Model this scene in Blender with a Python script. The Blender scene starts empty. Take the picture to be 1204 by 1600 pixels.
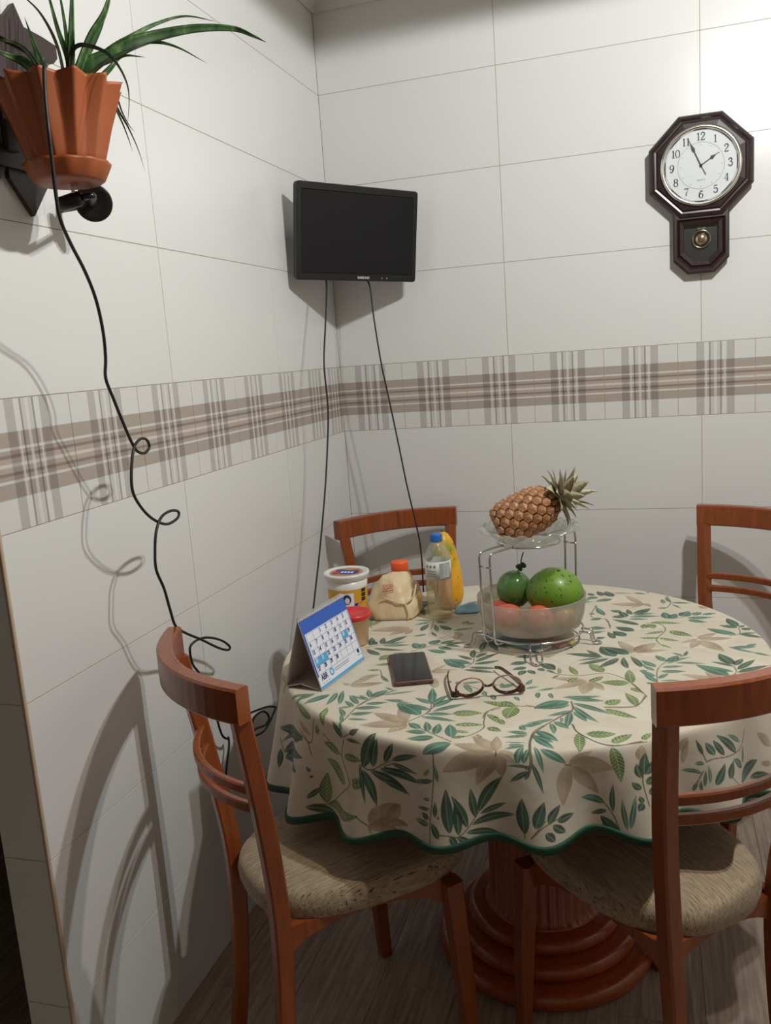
import bpy, bmesh, math, random
import numpy as np
from mathutils import Vector, Matrix, noise

random.seed(7)
SC = bpy.context.scene
COL = SC.collection
PI = math.pi

# ------------------------------------------------------------------ camera
cam_d = bpy.data.cameras.new('camera')
cam = bpy.data.objects.new('camera', cam_d)
COL.objects.link(cam)
cam_d.sensor_fit = 'VERTICAL'
cam_d.sensor_height = 36.0
cam_d.lens = 1340.0 / 1600.0 * 36.0
cam_d.clip_start = 0.05
yaw, pitch, roll = -0.306, -0.1783, -0.072
_c, _s, _cp, _sp = math.cos(yaw), math.sin(yaw), math.cos(pitch), math.sin(pitch)
fwd = Vector((_s*_cp, _c*_cp, _sp)); rt = Vector((_c, -_s, 0)); up = rt.cross(fwd)
rt2 = rt*math.cos(roll) + up*math.sin(roll); up2 = -rt*math.sin(roll) + up*math.cos(roll)
cam.matrix_world = Matrix(((rt2.x, up2.x, -fwd.x, 1.0459), (rt2.y, up2.y, -fwd.y, -2.8967),
                           (rt2.z, up2.z, -fwd.z, 1.4391), (0, 0, 0, 1)))
SC.camera = cam

# ------------------------------------------------------------------ world, lamps, exposure
w = bpy.data.worlds.new('world'); SC.world = w; w.use_nodes = True
w.node_tree.nodes['Background'].inputs[0].default_value = (0.9, 0.95, 1, 1)
w.node_tree.nodes['Background'].inputs[1].default_value = 0.02
SC.view_settings.view_transform = 'Standard'
SC.view_settings.look = 'None'
SC.view_settings.exposure = 0.0
SC.view_settings.gamma = 1.0
SC.view_settings.use_curve_mapping = False

def lamp(name, loc, power, col, rad):      # shaded ceiling lamp, open downwards
    d = bpy.data.lights.new(name, 'SPOT'); d.energy = power; d.color = col; d.shadow_soft_size = rad
    d.spot_size = math.radians(180); d.spot_blend = 0.05
    o = bpy.data.objects.new(name, d); o.location = loc; COL.objects.link(o); return o
lamp('cool_bulb', (1.53, -1.44, 2.50), 57.0, (0.90, 0.97, 1.0), 0.020)
lamp('warm_bulb', (1.53, -1.60, 2.50), 44.0, (1.0, 0.92, 0.80), 0.020)
SC.cycles.transparent_max_bounces = 32

# ------------------------------------------------------------------ materials
def srgb(r, g, b):
    f = lambda c: c/12.92 if c <= 0.04045 else ((c+0.055)/1.055)**2.4
    return (f(r/255), f(g/255), f(b/255), 1)

class NT:
    def __init__(s, name):
        s.m = bpy.data.materials.new(name); s.m.use_nodes = True
        s.t = s.m.node_tree; s.n = s.t.nodes; s.l = s.t.links
        s.b = s.n['Principled BSDF']; s.out = s.n['Material Output']
    def add(s, typ, **kw):
        n = s.n.new(typ)
        for k, v in kw.items():
            setattr(n, k, v)
        return n
    def link(s, a, b): s.l.new(a, b)
    def math(s, op, a, b=None, c=None):
        n = s.add('ShaderNodeMath', operation=op)
        for i, v in enumerate((a, b, c)):
            if v is None: continue
            if isinstance(v, (int, float)): n.inputs[i].default_value = v
            else: s.link(v, n.inputs[i])
        return n.outputs[0]
    def mix(s, fac, a, b, blend='MIX'):
        n = s.add('ShaderNodeMix', data_type='RGBA', blend_type=blend)
        for i, v in ((0, fac), (6, a), (7, b)):
            if isinstance(v, (int, float)): n.inputs[i].default_value = v
            elif isinstance(v, tuple): n.inputs[i].default_value = v
            else: s.link(v, n.inputs[i])
        return n.outputs[2]
    def noise(s, scale, vec=None, detail=4, rough=0.55):
        n = s.add('ShaderNodeTexNoise'); n.inputs['Scale'].default_value = scale
        n.inputs['Detail'].default_value = detail; n.inputs['Roughness'].default_value = rough
        if vec is not None: s.link(vec, n.inputs['Vector'])
        return n.outputs['Fac']
    def coord(s, scale=(1, 1, 1), kind='Object'):
        c = s.add('ShaderNodeTexCoord'); m = s.add('ShaderNodeMapping')
        m.inputs['Scale'].default_value = scale
        s.link(c.outputs[kind], m.inputs['Vector']); return m.outputs['Vector']
    def ramp(s, fac, stops):
        n = s.add('ShaderNodeValToRGB'); e = n.color_ramp.elements
        while len(e) < len(stops): e.new(0.5)
        for i, (p, c) in enumerate(stops):
            e[i].position = p; e[i].color = c
        s.link(fac, n.inputs[0]); return n.outputs[0]
    def bump(s, h, strength=0.3, dist=0.001):
        n = s.add('ShaderNodeBump'); n.inputs['Strength'].default_value = strength
        n.inputs['Distance'].default_value = dist
        s.link(h, n.inputs['Height']); s.link(n.outputs[0], s.b.inputs['Normal'])
    def set(s, **kw):
        names = dict(color='Base Color', rough='Roughness', metal='Metallic', spec='Specular IOR Level',
                     coat='Coat Weight', coatr='Coat Roughness', trans='Transmission Weight', ior='IOR',
                     sss='Subsurface Weight', sheen='Sheen Weight', alpha='Alpha')
        for k, v in kw.items():
            i = s.b.inputs[names[k]]
            if isinstance(v, (int, float, tuple)): i.default_value = v
            else: s.link(v, i)
        return s

def plain(name, col, rough=0.5, metal=0.0, var=0.06, scale=30, coat=0.0, spec=0.5):
    t = NT(name)
    n = t.noise(scale, t.coord())
    c = t.mix(n, tuple(min(1, x*(1-var)) for x in col[:3])+(1,), tuple(min(1, x*(1+var)) for x in col[:3])+(1,))
    t.set(color=c, rough=rough, metal=metal, coat=coat, spec=spec)
    return t.m

def glassy(name, tint=(0.95, 0.97, 0.96, 1), gloss=0.12, rough=0.03, haze=0.0, hazecol=(0.7, 0.72, 0.68, 1), ior=1.45):
    # thin clear sheet: see-through with a fresnel reflection and, for frosted ware, a share of scattered light
    t = NT(name); t.n.remove(t.b)
    tr = t.add('ShaderNodeBsdfTransparent'); tr.inputs[0].default_value = tint
    gl = t.add('ShaderNodeBsdfGlossy'); gl.inputs['Roughness'].default_value = rough
    fr = t.add('ShaderNodeLayerWeight'); fr.inputs['Blend'].default_value = 0.5
    m1 = t.add('ShaderNodeMixShader')
    cur = tr.outputs[0]
    if haze > 0:
        df = t.add('ShaderNodeBsdfDiffuse'); df.inputs[0].default_value = hazecol
        tl = t.add('ShaderNodeBsdfTranslucent'); tl.inputs[0].default_value = hazecol
        md = t.add('ShaderNodeMixShader'); md.inputs[0].default_value = 0.5
        t.link(df.outputs[0], md.inputs[1]); t.link(tl.outputs[0], md.inputs[2])
        mh = t.add('ShaderNodeMixShader'); mh.inputs[0].default_value = haze
        nz = t.noise(60, t.coord()); f = t.math('MULTIPLY', t.math('ADD', t.math('MULTIPLY', nz, 0.3), 0.85), haze)
        t.link(f, mh.inputs[0])
        t.link(cur, mh.inputs[1]); t.link(md.outputs[0], mh.inputs[2]); cur = mh.outputs[0]
    f = t.math('ADD', t.math('MULTIPLY', t.math('POWER', fr.outputs['Facing'], 4.0), 0.45), 0.03+gloss*0.25)
    t.link(f, m1.inputs[0]); t.link(cur, m1.inputs[1]); t.link(gl.outputs[0], m1.inputs[2])
    t.link(m1.outputs[0], t.out.inputs[0])
    return t.m

def wood(name, c1, c2, rough=0.3, coat=0.4, axis=(14, 14, 1.6)):
    t = NT(name)
    v = t.coord(axis)
    n = t.noise(6, v, 6, 0.6); n2 = t.noise(40, v, 3)
    f = t.math('ADD', t.math('MULTIPLY', n, 0.75), t.math('MULTIPLY', n2, 0.25))
    c = t.ramp(f, [(0.25, c1), (0.75, c2)])
    t.set(color=c, rough=rough, coat=coat, coatr=0.22)
    t.bump(n2, 0.08, 0.0006)
    return t.m

M = {}
def tile_mat():
    t = NT('white_glazed_tile')
    n = t.noise(3.0, t.coord(), 3)
    oi = t.add('ShaderNodeObjectInfo')
    f = t.math('ADD', t.math('MULTIPLY', n, 0.5), t.math('MULTIPLY', oi.outputs['Random'], 0.5))
    c = t.mix(f, (0.705, 0.70, 0.69, 1), (0.74, 0.735, 0.725, 1))
    t.set(color=c, rough=0.24, spec=0.45)
    t.bump(t.noise(9, t.coord(), 2), 0.03, 0.004)
    return t.m
M['tile'] = tile_mat()
M['grout'] = plain('tan_grout', srgb(178, 163, 144), 0.9)

M['trimstrip'] = plain('beige_corner_strip', srgb(196, 172, 148), 0.6)
def band_mat(name, ax):
    # plaid print of the border tiles, in the tile's own metres (centre of the tile is 0)
    t = NT(name)
    tc = t.add('ShaderNodeTexCoord'); sp = t.add('ShaderNodeSeparateXYZ')
    t.link(tc.outputs['Object'], sp.inputs[0])
    u = t.math('ABSOLUTE', t.math('SUBTRACT', sp.outputs[ax], -0.002)); v = t.math('ABSOLUTE', sp.outputs[2])
    def band(x, a, b, soft=0.0012):
        mr = t.add('ShaderNodeMapRange'); mr.interpolation_type = 'SMOOTHSTEP'
        t.link(x, mr.inputs[0])
        d = t.math('ABSOLUTE', t.math('SUBTRACT', x, (a+b)/2)); t.link(d, mr.inputs[0])
        mr.inputs[1].default_value = (b-a)/2 - soft; mr.inputs[2].default_value = (b-a)/2 + soft
        mr.inputs[3].default_value = 1; mr.inputs[4].default_value = 0
        return mr.outputs[0]
    base = (0.69, 0.68, 0.655, 1)
    grey = (0.70, 0.68, 0.69, 1); dk = (0.46, 0.45, 0.46, 1)
    taupe = (0.60, 0.52, 0.47, 1); dkt = (0.50, 0.44, 0.40, 1)
    c = t.mix(band(v, 0.000, 0.057), base, tuple(np.array(base)*np.array(taupe)), 'MIX')
    c = t.mix(band(v, 0.0122, 0.0180), c, (0.66, 0.62, 0.59, 1), 'MULTIPLY')
    c = t.mix(band(v, 0.0255, 0.0305), c, (0.66, 0.64, 0.60, 1))
    c = t.mix(t.math('MULTIPLY', band(v, -0.004, 0.003), 0.85), c, (0.66, 0.64, 0.60, 1))
    c = t.mix(band(v, 0.003, 0.0122), c, (1.12, 1.10, 1.08, 1), 'MULTIPLY')
    c = t.mix(band(u, 0.033, 0.056), c, grey, 'MULTIPLY')
    c = t.mix(band(u, 0.0040, 0.0140), c, (0.86, 0.85, 0.86, 1), 'MULTIPLY')
    c = t.mix(band(u, 0.014, 0.0185), c, dk, 'MULTIPLY')
    c = t.mix(t.math('MULTIPLY', band(u, 0.0245, 0.030), 0.55), c, (0.70, 0.69, 0.66, 1))
    c = t.mix(t.math('MULTIPLY', band(u, -0.004, 0.004), 0.5), c, (0.70, 0.69, 0.66, 1))
    t.set(color=c, rough=0.3, spec=0.4)
    return t.m
M['band_x'] = band_mat('plaid_border_x', 0)
M['band_y'] = band_mat('plaid_border_y', 1)
M['paint'] = plain('white_ceiling_paint', (0.66, 0.65, 0.62), 0.8, var=0.02, scale=4)
M['paint_far'] = plain('beige_kitchen_paint', (0.48, 0.44, 0.385), 0.8, var=0.03, scale=4)
M['hall'] = plain('hall_wall_painted_gloom', (0.05, 0.05, 0.045), 0.8)  # near-black on purpose: the unlit passage's darkness is put into the wall colour

def floor_mat():
    t = NT('grey_brown_laminate')
    v = t.coord((26, 1.6, 10)); oi = t.add('ShaderNodeObjectInfo')
    cb = t.add('ShaderNodeCombineXYZ'); t.link(t.math('MULTIPLY', oi.outputs['Random'], 37.0), cb.inputs[1])
    va = t.add('ShaderNodeVectorMath', operation='ADD'); t.link(v, va.inputs[0]); t.link(cb.outputs[0], va.inputs[1])
    n = t.noise(3.2, va.outputs[0], 7, 0.62)
    c = t.ramp(n, [(0.28, srgb(118, 100, 88)), (0.5, srgb(156, 139, 125)), (0.72, srgb(184, 168, 152))])
    c = t.mix(t.math('MULTIPLY', oi.outputs['Random'], 0.35), c, srgb(128, 112, 98))
    t.set(color=c, rough=0.42, spec=0.35); t.bump(n, 0.1, 0.001)
    return t.m
M['floor'] = floor_mat()
M['wood'] = wood('reddish_brown_varnished_wood', srgb(118, 52, 19), srgb(158, 81, 35), 0.32, 0.3)
M['wood_table'] = wood('orange_brown_table_wood', srgb(132, 54, 20), srgb(178, 84, 36), 0.28, 0.45)

def seat_mat():
    t = NT('streaked_beige_upholstery')
    v = t.coord((80, 3.5, 30)); n = t.noise(5, v, 4, 0.7)
    v2 = t.coord((300, 9, 60)); n2 = t.noise(2.6, v2, 2, 0.6)
    c = t.ramp(n, [(0.30, srgb(134, 114, 90)), (0.55, srgb(168, 148, 120)), (0.75, srgb(190, 172, 146))])
    f = t.ramp(n2, [(0.59, (0, 0, 0, 1)), (0.66, (1, 1, 1, 1))])
    c = t.mix(f, c, srgb(80, 63, 47))
    t.set(color=c, rough=0.85, sheen=0.2); t.bump(n2, 0.35, 0.001)
    return t.m
M['seat'] = seat_mat()

def cloth_mat():
    t = NT('leaf_print_cotton')
    a = t.add('ShaderNodeAttribute'); a.attribute_name = 'print'
    wv = t.noise(420, t.coord(), 2)
    c = t.mix(t.math('MULTIPLY', wv, 0.10), a.outputs['Color'], (0.5, 0.46, 0.38, 1))
    t.set(color=c, rough=0.75, spec=0.25, sheen=0.15)
    n = t.noise(14, t.coord(), 3); t.bump(n, 0.12, 0.012)
    return t.m
M['cloth'] = cloth_mat()
M['hem'] = plain('dark_green_piping', srgb(24, 74, 52), 0.7)
M['black'] = plain('black_plastic', (0.007, 0.007, 0.0075), 0.34)
M['screen'] = plain('black_screen', (0.010, 0.010, 0.012), 0.22, spec=0.3)
M['cord'] = plain('black_cord_rubber', (0.012, 0.012, 0.012), 0.5)
M['silver'] = plain('silver_print', (0.55, 0.55, 0.56), 0.4)
M['chrome'] = plain('chrome_wire', (0.62, 0.61, 0.59), 0.16, metal=1.0, var=0.03)
M['brass'] = plain('polished_brass', (0.72, 0.62, 0.42), 0.14, metal=1.0, var=0.05)
M['bezel'] = plain('champagne_metal', (0.80, 0.77, 0.70), 0.18, metal=1.0, var=0.03)
M['clockwood'] = wood('dark_mahogany', srgb(28, 15, 16), srgb(52, 31, 31), 0.34, 0.25)
M['dial'] = plain('white_dial', (0.82, 0.85, 0.87), 0.5, var=0.01)
M['ink'] = plain('black_ink', (0.02, 0.02, 0.025), 0.5)
M['greyink'] = plain('grey_ink', (0.22, 0.23, 0.26), 0.6)
M['terracotta'] = plain('terracotta_plastic', srgb(160, 84, 44), 0.48, var=0.10, scale=6)
M['slat'] = wood('dark_stained_slat', srgb(44, 32, 32), srgb(66, 50, 50), 0.55, 0.1)
M['soil'] = plain('potting_soil', (0.05, 0.035, 0.025), 0.95, var=0.4, scale=120)

def leaf_mat(name, c1, c2, c3):
    t = NT(name)
    n = t.noise(60, t.coord((1, 1, 0.5)), 3)
    c = t.ramp(n, [(0.3, c1), (0.55, c2), (0.72, c3)])
    t.set(color=c, rough=0.42, spec=0.4)
    return t.m
M['leaf'] = leaf_mat('dark_green_leaf', srgb(30, 58, 32), srgb(58, 92, 46), srgb(104, 134, 78))
M['leafdark'] = leaf_mat('olive_green_leaf', srgb(38, 44, 30), srgb(58, 68, 46), srgb(76, 88, 60))

glass_dish = glassy('clear_pressed_glass', (0.975, 0.985, 0.97, 1), 0.34, 0.10, 0.26, (0.80, 0.82, 0.78, 1))
M['dish'] = glass_dish
M['frost'] = glassy('frosted_glass', (0.95, 0.935, 0.90, 1), 0.10, 0.2, 0.46, (0.62, 0.585, 0.51, 1))
M['clear'] = glassy('clear_plastic', (0.985, 0.99, 0.98, 1), 0.10, 0.04, 0.07, (0.9, 0.9, 0.88, 1))
M['lens'] = glassy('spectacle_lens', (0.97, 0.97, 0.96, 1), 0.06, 0.01)
M['pane'] = glassy('clock_pane', (0.96, 0.96, 0.96, 1), 0.05, 0.01)
M['film'] = glassy('clear_film', (0.96, 0.96, 0.95, 1), 0.3, 0.08, 0.10, (0.8, 0.8, 0.8, 1))
M['ambertub'] = glassy('cloudy_amber_plastic', (0.97, 0.88, 0.76, 1), 0.06, 0.2, 0.72, srgb(238, 200, 158))
M['liquid'] = glassy('pale_yellow_liquid', (0.985, 0.95, 0.82, 1), 0.05, 0.03, 0.05, srgb(220, 190, 130), 1.33)

# ------------------------------------------------------------------ geometry helpers
def obj(name, verts, faces, mat, parent=None, smooth=False, loc=None, mats=None, fm=None):
    me = bpy.data.meshes.new(name)
    me.from_pydata([tuple(v) for v in verts], [], faces)
    me.materials.append(mat)
    if mats:
        for m in mats: me.materials.append(m)
        if fm: me.polygons.foreach_set('material_index', fm)
    if smooth: me.polygons.foreach_set('use_smooth', [True]*len(me.polygons))
    me.update()
    return link(name, me, parent, loc)

def link(name, me, parent=None, loc=None):
    o = bpy.data.objects.new(name, me); COL.objects.link(o)
    if parent is not None: o.parent = parent
    if loc is not None: o.location = loc
    return o

def thing(name, label, cat, loc=(0, 0, 0), rz=0, group=None):
    o = bpy.data.objects.new(name, None); COL.objects.link(o)
    o.empty_display_size = 0.05
    o.location = loc; o.rotation_euler = (0, 0, rz)
    return tag(o, label, cat, group)

def tag(o, label=None, cat=None, group=None, kind=None):
    if label: o['label'] = label
    if cat: o['category'] = cat
    if group: o['group'] = group
    if kind: o['kind'] = kind
    return o

def bm_to(name, bm, mat, parent=None, smooth=False, loc=None):
    me = bpy.data.meshes.new(name); bm.to_mesh(me); bm.free()
    if isinstance(mat, (list, tuple)):
        for m in mat: me.materials.append(m)
    else: me.materials.append(mat)
    if smooth: me.polygons.foreach_set('use_smooth', [True]*len(me.polygons))
    return link(name, me, parent, loc)

def box_mesh(name, sx, sy, sz, bev, mat, seg=1):
    bm = bmesh.new(); bmesh.ops.create_cube(bm, size=1)
    bmesh.ops.scale(bm, vec=(sx, sy, sz), verts=bm.verts)
    if bev > 0: bmesh.ops.bevel(bm, geom=bm.edges[:], offset=bev, segments=seg, profile=0.5, affect='EDGES')
    me = bpy.data.meshes.new(name); bm.to_mesh(me); bm.free(); me.materials.append(mat)
    return me

def box(name, c, s, mat, parent=None, bev=0.002, seg=1, rot=None):
    o = link(name, box_mesh(name, *s, bev, mat, seg), parent, c)
    if rot: o.rotation_euler = rot
    return o

def lathe(prof, n=48, closed=False, fn=None):
    V, F = [], []
    m = len(prof)
    for i in range(n):
        a = 2*PI*i/n
        for j, (r, z) in enumerate(prof):
            rr, zz = (r, z) if fn is None else fn(r, z, a, j)
            V.append((rr*math.cos(a), rr*math.sin(a), zz))
    for i in range(n):
        k = (i+1) % n
        for j in range(m-1 if not closed else m):
            q = (j+1) % m
            F.append((i*m+j, k*m+j, k*m+q, i*m+q))
    if not closed:
        F.append(tuple(i*m for i in reversed(range(n)))); F.append(tuple(i*m+m-1 for i in range(n)))
    return V, F

def smooth_path(pts, sub=6, closed=False):
    P = [np.array(p, float) for p in pts]; n = len(P); out = []
    rng = range(n if closed else n-1)
    for i in rng:
        p1, p2 = P[i], P[(i+1) % n]
        p0 = P[i-1] if (i > 0 or closed) else 2*p1-p2
        p3 = P[(i+2) % n] if (i+2 < n or closed) else 2*p2-p1
        for k in range(sub):
            t = k/sub
            out.append(0.5*((2*p1)+(-p0+p2)*t+(2*p0-5*p1+4*p2-p3)*t*t+(-p0+3*p1-3*p2+p3)*t**3))
    if not closed: out.append(P[-1])
    return out

def sweep(path, section, closed=False, upv=(0, 0, 1), scale=None, caps=True, twist=False):
    # section: list of (a, b): a along the side vector, b along the up vector
    P = [np.array(p, float) for p in path]; n = len(P); m = len(section); V, F = [], []
    upv = np.array(upv, float)
    prevu = None
    for i in range(n):
        if closed: t = P[(i+1) % n]-P[i-1]
        else: t = P[min(i+1, n-1)]-P[max(i-1, 0)]
        t = t/(np.linalg.norm(t)+1e-12)
        if twist and prevu is not None: u0 = prevu
        else: u0 = upv
        s = np.cross(t, u0)
        if np.linalg.norm(s) < 1e-4: s = np.cross(t, np.array((1, 0.013, 0)))
        s = s/np.linalg.norm(s); uu = np.cross(s, t); prevu = uu
        k = 1 if scale is None else scale[i]
        for a, b in section:
            V.append(P[i]+s*a*k+uu*b*k)
    for i in range(n if closed else n-1):
        q = (i+1) % n
        for j in range(m):
            e = (j+1) % m
            F.append((i*m+j, i*m+e, q*m+e, q*m+j))
    if caps and not closed:
        F.append(tuple(reversed(range(m)))); F.append(tuple(range((n-1)*m, n*m)))
    return V, F

def circ(r, n=8): return [(r*math.cos(2*PI*k/n), r*math.sin(2*PI*k/n)) for k in range(n)]
def rect(a, b, bev=0.0):
    a, b = a/2, b/2
    if bev <= 0: return [(-a, -b), (a, -b), (a, b), (-a, b)]
    c = bev
    return [(-a+c, -b), (a-c, -b), (a, -b+c), (a, b-c), (a-c, b), (-a+c, b), (-a, b-c), (-a, -b+c)]
def tube(pts, r, n=8, closed=False, sub=6, scale=None):
    path = smooth_path(pts, sub, closed) if sub > 1 else pts
    return sweep(path, circ(r, n), closed, twist=True, scale=scale)
def join(*vf):
    V, F = [], []
    for v, f in vf:
        o = len(V); V += [tuple(x) for x in v]; F += [tuple(i+o for i in t) for t in f]
    return V, F
def xf(vf, M4):
    v, f = vf
    return [tuple(M4 @ Vector(tuple(map(float, p)))) for p in v], f

def text_mesh(s, size, depth=0.0004, align='CENTER', sx=1.0, bold=0.0):
    cu = bpy.data.curves.new('txt', 'FONT'); cu.body = s; cu.size = size; cu.extrude = depth
    cu.align_x = align; cu.align_y = 'CENTER'; cu.offset = bold
    cu.resolution_u = 4
    o = bpy.data.objects.new('txt', cu); COL.objects.link(o)
    dg = bpy.context.evaluated_depsgraph_get(); ev = o.evaluated_get(dg); me = ev.to_mesh()
    V = [(v.co.x*sx, v.co.y, v.co.z) for v in me.vertices]; F = [tuple(p.vertices) for p in me.polygons]
    ev.to_mesh_clear(); bpy.data.objects.remove(o); bpy.data.curves.remove(cu)
    return V, F

def copy_tree(o, parent=None):
    c = o.copy(); COL.objects.link(c)
    if parent is not None: c.parent = parent
    for ch in list(o.children): copy_tree(ch, c)
    return c

# ------------------------------------------------------------------ room
X1, Y1, YE, H = 2.75, -4.3, -1.7419, 2.60
def struct(o): o['kind'] = 'structure'; return o
def slab(name, a, b, mat):
    a = np.array(a); b = np.array(b)
    return struct(box(name, tuple((a+b)/2), tuple(b-a), mat, bev=0))
TILE_T, G = 0.006, 0.0018
ZB, HB, TH, TW = 1.4152, 0.2271, 0.30, 0.6043
rows = [(ZB+TH*k, ZB+TH*(k+1), 't') for k in range(4)] + [(ZB-HB, ZB, 'b')] + \
       [(ZB-HB-TH*(k+1), ZB-HB-TH*k, 't') for k in range(4)]
rows = [(max(a, 0.0), min(b, H), k) for a, b, k in rows if b > 0.001]
cache = {}
def tile_piece(sx, sy, sz, mat, key):
    k = (round(sx, 4), round(sy, 4), round(sz, 4), key)
    if k not in cache: cache[k] = box_mesh('tile', sx, sy, sz, 0.0003, mat)
    return cache[k]
wall_back = slab('wall_back', (-0.105, 0.0010, 0), (X1, 0.12, H), M['grout'])
wall_left = slab('wall_left', (-0.105+TILE_T, YE+0.0010, 0), (-0.0010, 0.0010, H), M['grout'])
def put_tile(wall, c, s, mat, key, name):
    o = link(name, tile_piece(*s, mat, key), wall)
    o.location = Vector(c) - wall.location
cuts_x = [0.0] + [0.5970+TW*k for k in range(4)] + [X1]
cuts_y = [YE, -1.1315, -1.1315+TW, 0.0]
for a, b, k in rows:
    if k == 't':
        for x0, x1 in zip(cuts_x, cuts_x[1:]):
            put_tile(wall_back, ((x0+x1)/2, TILE_T/2, (a+b)/2), (x1-x0-G, TILE_T, b-a-G), M['tile'], 'bx', 'tile')
        for y0, y1 in zip(cuts_y, cuts_y[1:]):
            put_tile(wall_left, (-TILE_T/2, (y0+y1)/2, (a+b)/2), (TILE_T, y1-y0-G, b-a-G), M['tile'], 'ly', 'tile')
        put_tile(wall_left, (-0.0525, YE+TILE_T/2, (a+b)/2), (0.105-G-2*TILE_T, TILE_T, b-a-G), M['tile'], 'end', 'tile')
    else:
        n = 0
        x = 0.0
        while x < X1-0.01:
            xe = min(x+0.2262, X1)
            put_tile(wall_back, (x+0.1131, TILE_T/2, (a+b)/2), (0.2262-0.0016, TILE_T, b-a-G), M['band_x'], 'b', 'border_tile') if xe-x > 0.2 else \
                put_tile(wall_back, ((x+xe)/2, TILE_T/2, (a+b)/2), (xe-x-0.0016, TILE_T, b-a-G), M['tile'], 'b2', 'border_tile')
            x = xe
        y = YE
        while y < -0.01:
            ye = min(y+0.2300, 0.0)
            put_tile(wall_left, (-TILE_T/2, (y+ye)/2, (a+b)/2), (TILE_T, ye-y-0.0016, b-a-G), M['band_y'], 'b', 'border_tile')
            y = ye
        put_tile(wall_left, (-0.0525, YE+TILE_T/2, (a+b)/2), (0.105-G-2*TILE_T, TILE_T, b-a-G), M['tile'], 'end', 'tile')
# beige joint strip on the outer corner
tr = struct(obj('trim_1', *sweep([(-0.0030, YE+0.0030, 0), (-0.0030, YE+0.0030, H)], rect(0.0074, 0.0074, 0.0016), upv=(0, 1, 0)), M['trimstrip']))

wall_right = slab('wall_right', (X1, Y1, 0), (X1+0.1, 0.12, H), M['paint_far'])
wall_rear = slab('wall_rear', (-1.2, Y1-0.1, 0), (X1+0.1, Y1, H), M['paint_far'])
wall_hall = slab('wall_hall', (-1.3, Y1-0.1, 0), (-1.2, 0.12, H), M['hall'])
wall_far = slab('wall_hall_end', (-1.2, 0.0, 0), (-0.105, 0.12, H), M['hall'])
ceiling = slab('ceiling', (-1.3, Y1-0.1, H), (X1+0.1, 0.12, H+0.08), M['paint'])
floor = slab('floor', (-1.3, Y1-0.1, -0.10), (X1+0.1, 0.12, -0.006), M['grout'])
pl = {}
for i in range(22):
    x0 = -1.2+0.18*i
    x1 = min(x0+0.18, X1)
    if x1-x0 < 0.02: continue
    y = Y1 - 1.2*random.random()
    while y < -0.001:
        ye = min(y+1.2, -0.0); ys = max(y, Y1)
        if ye-ys > 0.02:
            key = (round(x1-x0, 3), round(ye-ys, 2))
            if key not in pl: pl[key] = box_mesh('plank', x1-x0-0.0008, ye-ys-0.0008, 0.006, 0.0004, M['floor'])
            o = link('plank', pl[key], floor); o.location = Vector(((x0+x1)/2, (ys+ye)/2, -0.003)) - floor.location
        y += 1.2
# crown moulding on the two visible walls
cr = [(0, 0), (0, -0.032), (0.006, -0.034), (0.010, -0.028), (0.016, -0.020), (0.026, -0.014), (0.030, -0.010), (0.040, -0.008), (0.042, 0)]
def crown(name, p0, p1, nrm):
    V = []
    for p in (p0, p1):
        for a, b in cr: V.append((p[0]+nrm[0]*a, p[1]+nrm[1]*a, H+b))
    m = len(cr)
    F = [(j, (j+1) % m, m+(j+1) % m, m+j) for j in range(m)] + [tuple(reversed(range(m))), tuple(range(m, 2*m))]
    return struct(obj(name, V, F, M['paint']))
crown('trim_2', (0.0, 0.0), (X1, 0.0), (0, -1))
crown('trim_3', (0.0, YE), (0.0, -0.0), (1, 0))
# ------------------------------------------------------------------ table and its cloth
TCX, TCY, ZT, RT, LD = .742, -.985, .757, .540, .225
tb = thing('round_table', 'round orange-brown pedestal dining table mostly hidden under the leaf-print cloth', 'table', (TCX, TCY, 0))
tbx, tby = 0.036, 0.0
top = obj('tabletop', *lathe([(0.0, .722), (.50, .722), (.528, .728), (.536, .738), (.534, .750), (.528, .7555), (0.0, .7555)], 72), M['wood_table'], tb, True)
def flute(r, z, a, j):
    if 2 <= j <= 3:
        f = abs(math.sin(a*18)); return r - 0.006*(1-f)**1.5, z
    return r, z
obj('column', *lathe([(.150, .108), (.138, .120), (.130, .128), (.128, .640), (.140, .655), (.168, .675), (.175, .722), (0.0, .722)], 216, fn=flute), M['wood_table'], tb, True, (tbx, tby, 0))
def ring_prof(R, z0, z1):
    h = (z1-z0)/2; c = (z0+z1)/2
    return [(R-.06, z0)] + [(R-h*0.9+h*0.9*math.cos(t), c+h*math.sin(t)) for t in np.linspace(-PI/2, PI/2, 9)] + [(R-.075, z1)]
for R, z0, z1 in ((.262, 0.0, .042), (.222, .042, .080), (.184, .080, .116)):
    obj('base_ring', *lathe(ring_prof(R, z0, z1), 72), M['wood_table'], tb, True, (tbx, tby, 0))

def cloth(s, th):
    s = np.asarray(s, float); th = np.asarray(th, float)
    d = np.degrees(th)
    ph = 20*np.radians(d+96)+.5*np.sin(3*th+1.0)*(np.abs(np.sin((th+1.4)/2))**2)
    c = np.cos(ph)
    amp = .019*(1+.35*np.sin(5*th+.6))
    lft = np.exp(-((np.mod(d+144+180, 360)-180)/20)**2)
    rh = .572+amp*c+.020*lft
    rise = np.clip((d+122)/52, 0, 1)*np.clip((-15-d)/40, 0, 1)
    zh = .558-.006*c-.026*lft+.004*np.sin(4*th+2)+.046*rise*rise*(3-2*rise)
    t = np.clip((s-RT)/LD, 0, None)
    e = 1-np.exp(-t/.05)
    dz = (t-.05*e)/(1-.05)
    r = np.where(s <= RT, s, RT+.012*e+(rh-RT-.012)*(t**1.15))
    z = np.where(s <= RT, ZT, ZT-(ZT-zh)*dz)
    return TCX+r*np.cos(th), TCY+r*np.sin(th), z

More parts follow.
